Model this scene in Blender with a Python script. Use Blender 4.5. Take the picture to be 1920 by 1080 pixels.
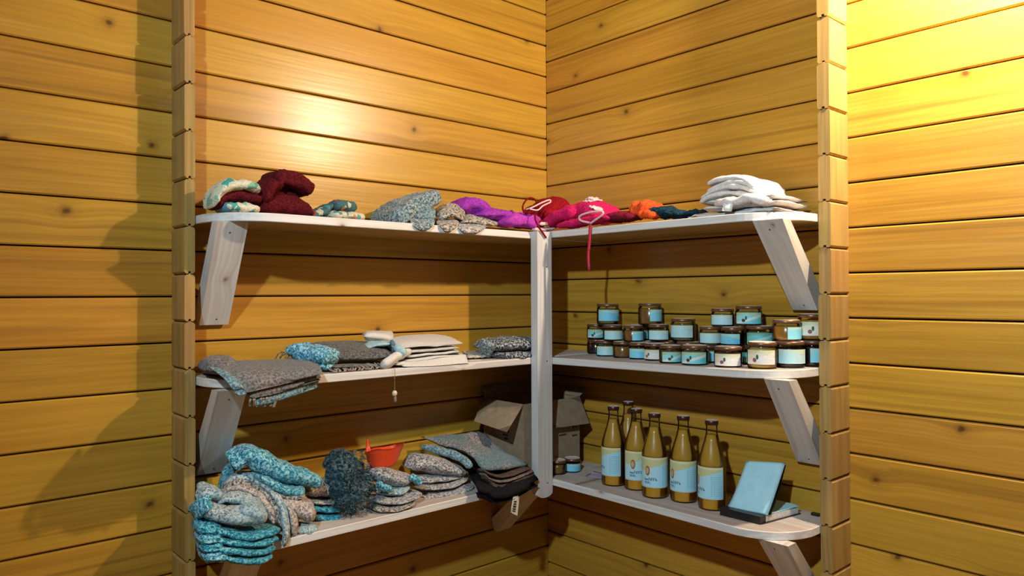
import bpy, bmesh, math, random
from mathutils import Vector, Matrix, noise
for o in list(bpy.data.objects): bpy.data.objects.remove(o)
random.seed(7)
SC = bpy.context.scene
COL = SC.collection
H = 1.2184            # eye height above the floor; heights below are given from the floor

# ------------------------------------------------------------------ camera
cam = bpy.data.cameras.new('camera'); cam.sensor_width = 36; cam.lens = 25.738
co = bpy.data.objects.new('camera', cam); COL.objects.link(co)
CR = Vector((0.747906, -0.663796, -0.003778)); CF = Vector((0.663771, 0.747936, 0.00845))
CR.normalize(); CF.normalize(); CU = CR.cross(CF)
M = Matrix((CR, CU, -CF)).transposed().to_4x4(); M.translation = (-2.21404, -2.26623, H)
co.matrix_world = M; SC.camera = co
cam.clip_start = 0.05

# ------------------------------------------------------------------ light and exposure
SC.view_settings.view_transform = 'Standard'; SC.view_settings.look = 'None'
SC.view_settings.gamma = 1.0; SC.view_settings.use_curve_mapping = False
SC.view_settings.exposure = 0.0
w = bpy.data.worlds.new('world'); SC.world = w; w.use_nodes = True
w.node_tree.nodes['Background'].inputs[0].default_value = (0.75, 0.88, 1.0, 1)
w.node_tree.nodes['Background'].inputs[1].default_value = 0.05
def lamp(name, loc, col, power, size):
    l = bpy.data.lights.new(name, 'POINT'); l.color = col; l.energy = power; l.shadow_soft_size = size
    o = bpy.data.objects.new(name, l); COL.objects.link(o); o.location = loc
    return o
lamp('warm_wall_lamp', (-0.206, -1.708, 0.975 + H), (1.0, 0.81, 0.59), 96, 0.025)
sl = bpy.data.lights.new('cool_ceiling_spot', 'SPOT'); sl.color = (0.71, 0.91, 1.0); sl.energy = 205; sl.shadow_soft_size = 0.04
sl.spot_size = math.radians(118); sl.spot_blend = 1.0
so = bpy.data.objects.new('cool_ceiling_spot', sl); COL.objects.link(so); so.location = (-2.70, -2.03, 1.108 + H)
so.rotation_euler = (Vector((-0.05, -0.95, H - 0.1)) - Vector(so.location)).to_track_quat('-Z', 'Y').to_euler()

SC.cycles.max_bounces = 6; SC.cycles.diffuse_bounces = 3; SC.cycles.glossy_bounces = 3; SC.cycles.transmission_bounces = 6
SC.cycles.caustics_reflective = False; SC.cycles.caustics_refractive = False

# ------------------------------------------------------------------ node material helpers
class NT:
    def __init__(s, name):
        s.m = bpy.data.materials.new(name); s.m.use_nodes = True
        s.t = s.m.node_tree; s.b = s.t.nodes['Principled BSDF']
    def n(s, typ, **kw):
        nd = s.t.nodes.new('ShaderNode' + typ)
        for k, v in kw.items():
            if k.startswith('i_'):
                key = k[2:]; key = int(key) if key.isdigit() else key.replace('_', ' ')
                s.set(nd, key, v)
            else: setattr(nd, k, v)
        return nd
    def set(s, nd, key, v):
        if isinstance(v, bpy.types.NodeSocket): s.t.links.new(v, nd.inputs[key])
        elif isinstance(v, tuple) and len(v) == 2 and isinstance(v[0], bpy.types.Node): s.t.links.new(v[0].outputs[v[1]], nd.inputs[key])
        else: nd.inputs[key].default_value = v
    def math(s, op, a, b=None, clamp=False):
        nd = s.n('Math', operation=op); nd.use_clamp = clamp
        s.set(nd, 0, a)
        if b is not None: s.set(nd, 1, b)
        return nd.outputs[0]
    def mix(s, f, a, b, blend='MIX'):
        nd = s.n('Mix', data_type='RGBA', blend_type=blend)
        s.set(nd, 0, f); s.set(nd, 6, a); s.set(nd, 7, b)
        return nd.outputs[2]
    def ramp(s, f, stops, interp='LINEAR'):
        nd = s.n('ValToRGB'); s.set(nd, 0, f); r = nd.color_ramp; r.interpolation = interp
        while len(r.elements) < len(stops): r.elements.new(0.5)
        for e, (p, c) in zip(r.elements, stops):
            e.position = p; e.color = c if len(c) == 4 else (*c, 1)
        return nd.outputs[0]
    def noise(s, vec, scale, detail=3, rough=0.55, dist=0.0):
        nd = s.n('TexNoise'); s.set(nd, 'Vector', vec); nd.inputs['Scale'].default_value = scale
        nd.inputs['Detail'].default_value = detail; nd.inputs['Roughness'].default_value = rough; nd.inputs['Distortion'].default_value = dist
        return nd.outputs[0]
    def mapv(s, vec, scale=(1, 1, 1), loc=(0, 0, 0), rot=(0, 0, 0)):
        nd = s.n('Mapping'); s.set(nd, 'Vector', vec); s.set(nd, 'Scale', scale); s.set(nd, 'Location', loc); s.set(nd, 'Rotation', rot)
        return nd.outputs[0]
    def bump(s, h, strength, dist):
        nd = s.n('Bump'); nd.inputs['Strength'].default_value = strength; nd.inputs['Distance'].default_value = dist
        s.set(nd, 'Height', h); s.t.links.new(nd.outputs[0], s.b.inputs['Normal'])
    def base(s, c, rough=0.6, spec=0.5, **kw):
        s.set(s.b, 'Base Color', c if not (isinstance(c, tuple) and len(c) == 3) else (*c, 1))
        s.set(s.b, 'Roughness', rough); s.set(s.b, 'Specular IOR Level', spec)
        for k, v in kw.items(): s.set(s.b, k.replace('_', ' '), v)
        return s.m

def wood(name, cols, knot_col, rough=0.34, coat=0.0, fine=0.5, knot_scale=2.6, spec=0.5, vary=0.22, axis='X', bumpd=0.0012):
    """planed board, grain along local X, every board offset by its own random number"""
    k = NT(name)
    tc = k.n('TexCoord').outputs['Object']; rnd = k.n('ObjectInfo').outputs['Random']
    off = k.n('CombineXYZ'); k.set(off, 0, k.math('MULTIPLY', rnd, 37.0)); k.set(off, 1, k.math('MULTIPLY', rnd, 11.0)); k.set(off, 2, k.math('MULTIPLY', rnd, 23.0))
    add = k.n('VectorMath', operation='ADD'); k.set(add, 0, tc); k.set(add, 1, off.outputs[0])
    v = add.outputs[0]
    if axis == 'Z': v = k.mapv(v, rot=(0, math.radians(90), 0))
    sv = k.n('SeparateXYZ'); k.set(sv, 0, v); cv = k.n('CombineXYZ'); k.set(cv, 0, sv.outputs[0]); k.set(cv, 1, k.math('MULTIPLY', sv.outputs[2], 1.25))
    vor = k.n('TexVoronoi', feature='F1', voronoi_dimensions='2D'); k.set(vor, 'Vector', cv.outputs[0]); vor.inputs['Scale'].default_value = knot_scale
    vor.inputs['Randomness'].default_value = 1.0
    d = k.math('ADD', vor.outputs['Distance'], k.math('MULTIPLY', k.math('SUBTRACT', k.noise(v, 60, 0), 0.5), 0.035))
    sepc = k.n('SeparateColor'); k.set(sepc, 0, vor.outputs['Color'])
    gate = k.math('GREATER_THAN', sepc.outputs[0], 0.55)
    # grain sweeps round the knots
    swirl = k.math('MULTIPLY', k.ramp(d, [(0.0, (1, 1, 1)), (0.30, (0, 0, 0))], 'EASE'), gate)
    sh = k.n('CombineXYZ'); k.set(sh, 2, k.math('MULTIPLY', swirl, 0.014))
    va = k.n('VectorMath', operation='ADD'); k.set(va, 0, v); k.set(va, 1, sh.outputs[0]); vg = va.outputs[0]
    g1 = k.noise(k.mapv(vg, (0.8, 6, 16)), 1.0, 2, 0.5, 0.4)
    g2 = k.noise(k.mapv(vg, (3.2, 40, 110)), 1.0, 1, 0.5)
    g3 = k.noise(k.mapv(vg, (1.4, 3, 5)), 1.0, 1, 0.5)
    c = k.ramp(g1, [(0.22, cols[0]), (0.5, cols[1]), (0.80, cols[2])])
    c = k.mix(k.math('MULTIPLY', k.ramp(g2, [(0.42, (1, 1, 1)), (0.60, (0, 0, 0))]), fine), c, k.mix(0.6, c, (*knot_col, 1)))
    c = k.mix(k.ramp(g3, [(0.35, (0, 0, 0)), (0.75, (.45, .45, .45))]), c, (*cols[2], 1))
    # darker resin streak on the long grain
    st = k.noise(k.mapv(vg, (0.5, 9, 48)), 1.0, 0, 0.5)
    c = k.mix(k.ramp(st, [(0.63, (0, 0, 0)), (0.74, (.26, .26, .26))]), c, (*knot_col, 1))
    kn = k.math('MULTIPLY', k.ramp(d, [(0.012, (1, 1, 1)), (0.028, (.5, .5, .5)), (0.06, (.12, .12, .12)), (0.15, (0, 0, 0))]), gate)
    c = k.mix(kn, c, (*knot_col, 1))
    hsv = k.n('HueSaturation'); k.set(hsv, 'Color', c)
    k.set(hsv, 'Value', k.math('ADD', k.math('MULTIPLY', k.math('SUBTRACT', k.math('FRACT', k.math('MULTIPLY', rnd, 91.7)), 0.5), vary), 1.0))
    k.set(hsv, 'Hue', k.math('ADD', k.math('MULTIPLY', k.math('SUBTRACT', k.math('FRACT', k.math('MULTIPLY', rnd, 53.3)), 0.5), 0.016), 0.5))
    hgt = k.math('ADD', k.math('MULTIPLY', g2, 0.55), k.math('MULTIPLY', g3, 4.0))
    k.bump(hgt, 0.4, bumpd)
    rr = k.math('ADD', k.math('MULTIPLY', g1, 0.18), rough - 0.09)
    return k.base(hsv.outputs[0], rr, spec, Coat_Weight=coat, Coat_Roughness=0.42)

PINE = wood('varnished_pine', [(0.50, 0.248, 0.024), (0.585, 0.302, 0.032), (0.64, 0.355, 0.046)], (0.13, 0.052, 0.008), rough=0.30, fine=0.32, vary=0.16, coat=0.2)
ENDG = wood('sawn_pine', [(0.36, 0.21, 0.055), (0.45, 0.275, 0.080), (0.52, 0.33, 0.11)], (0.13, 0.06, 0.018), rough=0.55, axis='Z', vary=0.2)
RAW = wood('bare_board', [(0.42, 0.25, 0.085), (0.50, 0.31, 0.11), (0.56, 0.36, 0.14)], (0.16, 0.075, 0.025), rough=0.6)
WASH = wood('whitewashed_board', [(0.66, 0.63, 0.60), (0.78, 0.76, 0.74), (0.84, 0.83, 0.82)], (0.30, 0.19, 0.13), rough=0.6, fine=0.35, knot_scale=4.0, vary=0.06)
WASHTOP = wood('thin_whitewashed_top', [(0.50, 0.41, 0.35), (0.62, 0.54, 0.49), (0.70, 0.64, 0.59)], (0.30, 0.19, 0.13), rough=0.6, fine=0.5, knot_scale=3.4, vary=0.06)
DARK = NT('dark_joint').base((0.05, 0.024, 0.006), 0.9)
NAIL = NT('nail_steel').base((0.10, 0.09, 0.08), 0.5, Metallic=0.6)

# ------------------------------------------------------------------ mesh helpers
class MB:
    def __init__(s): s.v = []; s.f = []; s.mi = []; s.uv = None
    def face(s, idx, mi=0): s.f.append(tuple(idx)); s.mi.append(mi)
    def box(s, a, b, mi=0):
        o = len(s.v); (x0, y0, z0), (x1, y1, z1) = a, b
        s.v += [(x0, y0, z0), (x1, y0, z0), (x1, y1, z0), (x0, y1, z0), (x0, y0, z1), (x1, y0, z1), (x1, y1, z1), (x0, y1, z1)]
        for q in ((0, 3, 2, 1), (4, 5, 6, 7), (0, 1, 5, 4), (1, 2, 6, 5), (2, 3, 7, 6), (3, 0, 4, 7)): s.face([o + i for i in q], mi)
        return s
    def prism(s, loop_a, loop_b, mi=0, caps=True):
        """two matching loops of points joined by quads"""
        o = len(s.v); n = len(loop_a); s.v += [tuple(p) for p in loop_a] + [tuple(p) for p in loop_b]
        for i in range(n):
            j = (i + 1) % n; s.face((o + i, o + j, o + n + j, o + n + i), mi)
        if caps: s.face([o + i for i in reversed(range(n))], mi); s.face([o + n + i for i in range(n)], mi)
        return s
    def lathe(s, prof, n=28, mi=0, c=(0, 0, 0)):
        o = len(s.v)
        for r, z in prof:
            for i in range(n):
                a = 2 * math.pi * i / n; s.v.append((c[0] + r * math.cos(a), c[1] + r * math.sin(a), c[2] + z))
        for k in range(len(prof) - 1):
            for i in range(n):
                j = (i + 1) % n; s.face((o + k * n + i, o + k * n + j, o + (k + 1) * n + j, o + (k + 1) * n + i), mi)
        s.face([o + i for i in reversed(range(n))], mi); s.face([o + (len(prof) - 1) * n + i for i in range(n)], mi)
        return s
    def grid(s, rows, closed=False, mi=0):
        o = len(s.v); m = len(rows[0])
        for r in rows: s.v += [tuple(p) for p in r]
        for k in range(len(rows) - 1):
            for i in range(m if closed else m - 1):
                j = (i + 1) % m; s.face((o + k * m + i, o + k * m + j, o + (k + 1) * m + j, o + (k + 1) * m + i), mi)
        return o
    def tube(s, pts, r, n=8, steps=6, mi=0):
        P = crom([Vector(p) for p in pts], steps); rows = []
        for i, c in enumerate(P):
            T = (P[min(i + 1, len(P) - 1)] - P[max(i - 1, 0)]).normalized()
            ref = Vector((0, 0, 1)) if abs(T.z) < 0.9 else Vector((1, 0, 0))
            S = T.cross(ref).normalized(); N = S.cross(T)
            rows.append([c + S * r * math.cos(2 * math.pi * a / n) + N * r * math.sin(2 * math.pi * a / n) for a in range(n)])
        o = s.grid(rows, True, mi)
        s.face([o + i for i in range(n)], mi); s.face([o + (len(rows) - 1) * n + i for i in reversed(range(n))], mi)
        return s

def crom(P, steps):
    """Catmull-Rom through the points"""
    if len(P) < 3:
        return [P[0].lerp(P[-1], i / steps) for i in range(steps + 1)]
    out = []
    Q = [P[0] * 2 - P[1]] + list(P) + [P[-1] * 2 - P[-2]]
    for k in range(len(P) - 1):
        a, b, c, d = Q[k:k + 4]
        for i in range(steps):
            t = i / steps
            out.append(0.5 * ((2 * b) + (c - a) * t + (2 * a - 5 * b + 4 * c - d) * t * t + (3 * b - a - 3 * c + d) * t ** 3))
    out.append(Vector(P[-1]))
    return out

def mesh(name, mb, mats, smooth=False, fix=True):
    me = bpy.data.meshes.new(name); me.from_pydata([tuple(p) for p in mb.v], [], mb.f)
    for m in (mats if isinstance(mats, (list, tuple)) else [mats]): me.materials.append(m)
    for p, i in zip(me.polygons, mb.mi): p.material_index = i; p.use_smooth = smooth
    if mb.uv:
        uvl = me.uv_layers.new(name='UVMap')
        for lp in me.loops: uvl.data[lp.index].uv = mb.uv[lp.vertex_index]
    if fix:
        bm = bmesh.new(); bm.from_mesh(me); bmesh.ops.recalc_face_normals(bm, faces=bm.faces); bm.to_mesh(me); bm.free()
    me.update()
    return me
def link(name, me, parent=None, loc=(0, 0, 0), rz=0.0):
    o = bpy.data.objects.new(name, me); COL.objects.link(o); o.location = loc; o.rotation_euler = (0, 0, rz)
    if parent: o.parent = parent
    return o
def tag(o, label=None, cat=None, group=None, kind=None):
    if label: o['label'] = label
    if cat: o['category'] = cat
    if group: o['group'] = group
    if kind: o['kind'] = kind
    return o
def thing(name, label, cat, loc, group=None, rz=0.0):
    o = bpy.data.objects.new(name, None); COL.objects.link(o); o.location = loc; o.rotation_euler = (0, 0, rz)
    o.empty_display_size = 0.05
    return tag(o, label, cat, group)
def part(name, mb, mats, parent, smooth=False, world=True, label=None):
    """a part given in world coordinates, stored relative to its thing (or part)"""
    L = Vector((0, 0, 0))
    if world:
        q = parent
        while q: L = L + q.location; q = q.parent
        mb.v = [tuple(Vector(p) - L) for p in mb.v]
    o = link(name, mesh(name, mb, mats, smooth), parent)
    if label: o['label'] = label
    return o
def dup(root, parent=None):
    c = root.copy(); COL.objects.link(c); c.parent = parent
    for ch in list(root.children): dup(ch, c)
    return c
B_ROT = -math.pi / 2       # things on the right-hand wall: local x runs along the wall from the corner

# ------------------------------------------------------------------ the setting
PITCH = 0.135
ZA0, ZB0, ZTOP = 0.6716 + H, 0.7352 + H, 2.70
def plank_mesh(name, length, h, t=0.045, c=0.0038, gap=0.0048):
    mb = MB(); z0, z1 = -h / 2 + gap / 2, h / 2 - gap / 2
    loop = [(0, z0 + c), (0, z1 - c), (c, z1), (t, z1), (t, z0), (c, z0)]
    mb.prism([(0, y, z) for y, z in loop], [(length, y, z) for y, z in loop])
    return mesh(name, mb, PINE)
# left-hand wall (plane y = 0) runs x -3.1..0, right-hand wall (plane x = 0) runs y 0..-2.9
LA, LB = 3.1, 2.9
wall_l = tag(link('wall_left', mesh('wall_left', MB().box((-LA, 0.034, 0), (0.034, 0.10, ZTOP)), DARK)), 'varnished pine log wall on the left side of the corner', kind='structure')
wall_r = tag(link('wall_right', mesh('wall_right', MB().box((0.034, -LB, 0), (0.10, 0.034, ZTOP)), DARK)), 'varnished pine log wall on the right side of the corner', kind='structure')
pm = plank_mesh('plank', LA - 0.001, PITCH); pmb = plank_mesh('plank', LB - 0.001, PITCH)
rj = random.Random(3)
for k in range(-6, 14):
    zc = ZA0 - (k + 0.5) * PITCH
    link('plank', pm, wall_l, (-LA, rj.uniform(-0.0006, 0.0006), zc)).rotation_euler = (rj.uniform(-0.012, 0.012), 0, 0)
for k in range(-5, 14):
    zc = ZB0 - (k + 0.5) * PITCH
    link('plank', pmb, wall_r, (rj.uniform(-0.0006, 0.0006), -0.001, zc), B_ROT).rotation_euler = (rj.uniform(-0.010, 0.010), 0, B_ROT)
zt = ZB0 + 5 * PITCH; zb = ZB0 - 14 * PITCH
link('plank', plank_mesh('plank', LB, ZTOP - zt), wall_r, (0, -0.001, (zt + ZTOP) / 2), B_ROT)
link('plank', plank_mesh('plank', LB, zb), wall_r, (0, -0.001, zb / 2), B_ROT)

def log_end_mesh(t, L, h=PITCH):
    """end of a crossing log: tongue on top, groove below, chamfered long edges; runs along -y from the wall"""
    c, g = 0.0055, 0.0015; a, b = t * 0.36, t * 0.64; z0, z1 = -h / 2 + g, h / 2 - g; tg = 0.0065
    loop = [(0, z0 + c), (c, z0), (a, z0), (a + 0.001, z0 + tg), (b - 0.001, z0 + tg), (b, z0), (t - c, z0), (t, z0 + c),
            (t, z1 - c), (t - c, z1), (b, z1), (b - 0.002, z1 + tg - 0.003), (a + 0.002, z1 + tg - 0.003), (a, z1), (c, z1), (0, z1 - c)]
    mb = MB(); mb.prism([(x, 0, z) for x, z in loop], [(x, -L, z) for x, z in loop])
    return mesh('log_end', mb, ENDG)
def log_stub(name, label, t, L, loc, rz, z0, n):
    root = tag(link(name, mesh(name, MB().box((t * 0.3, -L + 0.012, 0), (t * 0.7, 0, ZTOP)), DARK), None, loc, rz), label, kind='structure')
    ms = [log_end_mesh(t, L + d) for d in (-0.002, 0.0, 0.0025)]
    for k in range(-6, n):
        zc = z0 - (k + 0.5) * PITCH
        if zc + 0.06 > ZTOP or zc - 0.06 < 0: continue
        o = link('log_end', ms[rj.randrange(3)], root, (rj.uniform(-0.0008, 0.0008), 0, zc))
    return root
log_stub('trim_1', 'crossing log ends standing out of the left wall', 0.029, 0.114, (-1.536, 0, 0), 0, ZB0, 15)
log_stub('trim_2', 'crossing log ends standing out of the right wall', 0.036, 0.117, (0, -1.2583, 0), B_ROT, ZA0, 15)

# floor, ceiling and the two walls behind the camera
FLOORM = wood('floor_boards', [(0.20, 0.11, 0.04), (0.26, 0.15, 0.055), (0.30, 0.18, 0.07)], (0.08, 0.035, 0.01), rough=0.5)
tag(link('floor', mesh('floor', MB().box((-4.6, -4.6, -0.05), (0.1, 0.1, 0)), FLOORM)), 'brown board floor of the cabin', kind='structure')
tag(link('ceiling', mesh('ceiling', MB().box((-4.6, -4.6, ZTOP), (0.1, 0.1, ZTOP + 0.05)), FLOORM)), 'dark board ceiling of the cabin', kind='structure')
# ------------------------------------------------------------------ shelves, post, brackets
S1A, S1B = 0.2275 + H, 0.2325 + H
S2A = -0.2315 + H
S3A, S3B = -0.6825 + H, -0.6805 + H
def s2b(u): return -0.2400 + 0.0166 * u + H
TH = 0.0245
DEP = 0.31
def shelf(name, label, x0, x1, z, round_end, rz, slope=0.0, R=0.17):
    """board along local x, wall edge at y=0, front edge at y=-DEP; one front corner rounded"""
    loop = []
    n = 12
    if round_end == 'x0':
        loop = [(x1, 0), (x0, 0), (x0, -DEP + R)] + [(x0 + R - R * math.cos(a), -DEP + R - R * math.sin(a)) for a in [math.pi / 2 * i / n for i in range(1, n)]] + [(x0 + R, -DEP), (x1, -DEP)]
    else:
        loop = [(x0, 0), (x0, -DEP), (x1 - R, -DEP)] + [(x1 - R + R * math.sin(a), -DEP + R - R * math.cos(a)) for a in [math.pi / 2 * i / n for i in range(1, n)]] + [(x1, -DEP + R), (x1, 0)]
    mb = MB(); N = len(loop)
    e = 0.002
    cx = sum(p[0] for p in loop) / N; cy = -DEP / 2
    def ring(dz, ins): return [(x + (ins if x < cx else -ins), y + (ins if y < cy else -ins), dz + slope * x) for x, y in loop]
    rows = [ring(-TH, e), ring(-TH + e, 0), ring(-e, 0), ring(0, e)]
    o = mb.grid(rows, True)
    mb.face([o + i for i in range(N)], 1); mb.face([o + 3 * N + i for i in range(N)], 2)
    me = mesh(name, mb, [WASH, RAW, WASHTOP])
    return tag(link(name, me, None, (0, 0, z), rz), label, 'shelf', 'white corner shelf boards')
XL = -1.503; UR = 1.2555
shelf('shelf_board', 'top left white shelf board with knitted hats', XL, -0.002, S1A, 'x0', 0)
shelf('shelf_board', 'middle left white shelf board with folded cloths', XL, -0.002, S2A, 'x0', 0)
shelf('shelf_board', 'bottom left white shelf board with wool socks', XL, -0.002, S3A, 'x0', 0)
shelf('shelf_board', 'top right white shelf board with folded white knitwear', DEP + 0.001, UR, S1B, 'x1', B_ROT)
shelf('shelf_board', 'middle right white shelf board with jars', DEP + 0.001, UR, s2b(0), 'x1', B_ROT, 0.0166)
shelf('shelf_board', 'bottom right white shelf board with bottles', DEP + 0.001, UR, S3B, 'x1', B_ROT)

def nail(parent, p, r=0.0026):
    mb = MB().lathe([(r, -0.003), (r, 0.0006), (r * 0.6, 0.001)], 10)
    o = link('nail', mesh('nail', mb, NAIL, True), parent, p); return o
def bracket(label, xt, xb, vt, zt, zb, rz, nails=True):
    """sloping board from under the shelf (top, distance vt from the wall) back down to the wall"""
    root = thing('shelf_bracket', label, 'bracket', (0, 0, 0), 'whitewashed shelf brackets', rz)
    prof = [(vt, zt), (0.022, zb), (0.004, zb + 0.006), (0.0015, zb + 0.05), (vt - 0.045, zt)]
    def P(i, side):
        v, z = prof[i]; t = (z - zb) / (zt - zb); x = xb[side] + (xt[side] - xb[side]) * t
        return (x, -v, z)
    mb = MB().prism([P(i, 0) for i in range(5)], [P(i, 1) for i in range(5)])
    # the grain runs down the board: local x of the mesh along the slope
    d = Vector(P(0, 0)) - Vector(P(1, 0)); ax = d.normalized(); sx = Vector((1, 0, 0)); sx = (sx - ax * sx.dot(ax)).normalized(); sn = sx.cross(ax)
    R = Matrix((ax, sn, sx)).transposed(); base = Vector(P(1, 0)); Ri = R.inverted()
    mb.v = [tuple(Ri @ (Vector(p) - base)) for p in mb.v]
    b = bpy.data.objects.new('board', mesh('board', mb, WASH)); COL.objects.link(b); b.parent = root
    b.location = base; b.rotation_euler = R.to_euler()
    root.location = (0, 0, 0)
    if nails:
        for t, f in ((0.9, 0.45), (0.06, 0.55)):
            a0 = Vector(P(1, 0)).lerp(Vector(P(0, 0)), t); a1 = Vector(P(1, 1)).lerp(Vector(P(0, 1)), t)
            o = nail(root, a0.lerp(a1, f)); nv = Vector((0, -(zt - zb), -(vt - 0.022))).normalized()
            o.rotation_euler = nv.to_track_quat('Z', 'Y').to_euler()
    return root
u1, u2, u3 = S1A - TH, S2A - TH, S3A - TH
bracket('white board bracket under the top left shelf', (-1.492, -1.407), (-1.465, -1.379), 0.25, u1, -0.089 + H, 0)
bracket('white board bracket under the grey blanket, middle left shelf', (-1.505, -1.425), (-1.472, -1.388), 0.285, u2, -0.533 + H, 0)
bracket('white board bracket under the bottom left shelf of socks', (-1.462, -1.372), (-1.43, -1.34), 0.285, u3, -0.99 + H, 0)
bracket('white board bracket under the post end, bottom left shelf', (-0.362, -0.280), (-0.308, -0.236), 0.30, u3, -0.952 + H, 0, False)
bracket('white board bracket under the top right shelf', (1.152, 1.244), (1.128, 1.207), 0.30, S1B - TH, -0.053 + H, B_ROT)
bracket('white board bracket under the shelf of jars', (1.176, 1.252), (1.1386, 1.2187), 0.285, s2b(1.2) - TH, -0.527 + H, B_ROT)
bracket('white board bracket under the shelf of bottles', (1.152, 1.246), (1.125, 1.205), 0.285, S3B - TH, -0.97 + H, B_ROT)

post = thing('shelf_post', 'white upright post joining the shelf fronts at the corner', 'post', (-0.349, -0.328, S3A - 0.06))
mb = MB(); zt, zb = S1A + 0.001, -0.742 + H
N = 10; lp = []
for i in range(N + 1):
    a = math.pi * i / N; lp.append((-0.349 - 0.0365 * math.cos(a) , zb + 0.016 - 0.016 * math.sin(a)))
lp = [(-0.3855, zt)] + lp + [(-0.3125, zt)]
mb.prism([(x, -0.311, z) for x, z in lp], [(x, -0.345, z) for x, z in lp])
WASHV = wood('whitewashed_post', [(0.56, 0.53, 0.51), (0.72, 0.70, 0.68), (0.79, 0.78, 0.77)], (0.30, 0.19, 0.13), rough=0.6, fine=0.35, knot_scale=3.0, vary=0.02, axis='Z')
part('board', mb, WASHV, post)
for z in (0.10, -0.245, -0.69):
    o = nail(post, (0.01, -0.0172, z + H - post.location.z)); o.rotation_euler = (math.pi / 2, 0, 0)

# ------------------------------------------------------------------ cloth and knit materials
def knit(name, cols, scale=190, big=14, rough=0.95, bump=0.0016, mixbig=0.35, alt=None, stripe=None):
    """speckled wool: three tones scattered finely, drifting towards alt in larger patches"""
    k = NT(name); v = k.n('TexCoord').outputs['Object']
    n1 = k.noise(v, scale, 2, 0.7)
    c = k.ramp(n1, [(0.38, cols[0]), (0.49, cols[1]), (0.60, cols[2])])
    if alt:
        n2 = k.noise(v, big, 1, 0.5)
        f = k.ramp(n2, [(0.42, (0, 0, 0)), (0.62, (1, 1, 1))])
        c = k.mix(k.math('MULTIPLY', f, mixbig), c, (*alt, 1))
    k.bump(n1, 0.7, bump)
    return k.base(c, rough, 0.12, Sheen_Weight=0.15)
def spots(name, base, tones, scale=55):
    k = NT(name); v = k.n('TexCoord').outputs['Object']
    vo = k.n('TexVoronoi', feature='F1'); k.set(vo, 'Vector', k.mapv(v, (1, 0.6, 0.55))); vo.inputs['Scale'].default_value = scale
    sep = k.n('SeparateColor'); k.set(sep, 0, vo.outputs['Color'])
    st = [(0.0, base), (0.50, tones[0]), (0.62, base), (0.70, tones[1]), (0.80, tones[2 % len(tones)]), (0.88, base)]
    c = k.ramp(sep.outputs[0], st, 'CONSTANT')
    n1 = k.noise(v, 260, 1); k.bump(n1, 0.8, 0.002)
    c = k.mix(k.math('MULTIPLY', k.ramp(n1, [(0.38, (1, 1, 1)), (0.55, (0, 0, 0))]), 0.35), c, (0.25, 0.2, 0.15, 1))
    return k.base(c, 0.95, 0.1)
def cloth(name, col, var=0.12, scale=120, bump=0.0008, rough=0.9):
    k = NT(name); v = k.n('TexCoord').outputs['Object']
    n1 = k.noise(v, scale, 2, 0.6); d = tuple(max(0, x * (1 - var * 2)) for x in col); l = tuple(min(1, x * (1 + var)) for x in col)
    c = k.ramp(n1, [(0.35, d), (0.65, l)]); k.bump(n1, 0.5, bump)
    return k.base(c, rough, 0.15)
BLUEWOOL = knit('blue_wool', [(0.010, 0.10, 0.17), (0.07, 0.36, 0.48), (0.44, 0.72, 0.79)], 136, 9, alt=(0.03, 0.27, 0.38), mixbig=0.30)
TEALWOOL = knit('teal_wool', [(0.006, 0.09, 0.15), (0.025, 0.30, 0.42), (0.26, 0.62, 0.70)], 136, 10, alt=(0.015, 0.22, 0.32), mixbig=0.4)
PALEBLUE = knit('pale_blue_grey_wool', [(0.10, 0.15, 0.17), (0.36, 0.46, 0.49), (0.66, 0.72, 0.73)], 144, 9, alt=(0.20, 0.42, 0.50), mixbig=0.35)
BEIGEWOOL = knit('beige_grey_wool', [(0.20, 0.15, 0.13), (0.46, 0.39, 0.36), (0.66, 0.60, 0.57)], 152, 12)
GREYWOOL = knit('grey_melange_wool', [(0.05, 0.05, 0.055), (0.33, 0.31, 0.31), (0.66, 0.62, 0.61)], 152, 10, alt=(0.30, 0.36, 0.40), mixbig=0.25)
GREYBEIGE = knit('grey_beige_melange', [(0.05, 0.045, 0.04), (0.30, 0.27, 0.24), (0.58, 0.53, 0.47)], 152)
STEEL = knit('steel_grey_wool', [(0.035, 0.05, 0.06), (0.17, 0.23, 0.26), (0.42, 0.48, 0.49)], 152, 10, alt=(0.10, 0.26, 0.32), mixbig=0.35)
DARKMEL = knit('dark_melange_wool', [(0.006, 0.010, 0.016), (0.06, 0.075, 0.09), (0.52, 0.52, 0.53)], 136)
BLANKET = knit('grey_blanket_wool', [(0.08, 0.075, 0.075), (0.17, 0.155, 0.15), (0.27, 0.245, 0.235)], 150, 6, alt=(0.13, 0.17, 0.18), mixbig=0.4)
BLANKEDGE = knit('blue_grey_blanket_edge', [(0.06, 0.12, 0.15), (0.15, 0.26, 0.31), (0.30, 0.42, 0.46)], 150)
GREYDARK = knit('dark_grey_wool', [(0.04, 0.04, 0.043), (0.11, 0.105, 0.10), (0.20, 0.19, 0.18)], 150)
SCARF = knit('patterned_grey_scarf', [(0.10, 0.085, 0.085), (0.24, 0.205, 0.20), (0.40, 0.36, 0.35)], 160, 7, alt=(0.09, 0.19, 0.22), mixbig=0.7)
BROWNFOLD = cloth('brown_wool', (0.10, 0.066, 0.055), 0.2)
BLACK = cloth('black_wool', (0.012, 0.010, 0.011), 0.2)
MAROON = cloth('maroon_knit', (0.105, 0.006, 0.010), 0.30, 170, 0.0018)
PURPLE = cloth('purple_knit', (0.36, 0.045, 0.46), 0.16, 150, 0.0012)
MAGENTA = cloth('orchid_knit', (0.52, 0.06, 0.50), 0.14, 150, 0.0012)
RED = cloth('red_knit', (0.30, 0.006, 0.012), 0.22, 170, 0.0014)
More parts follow.
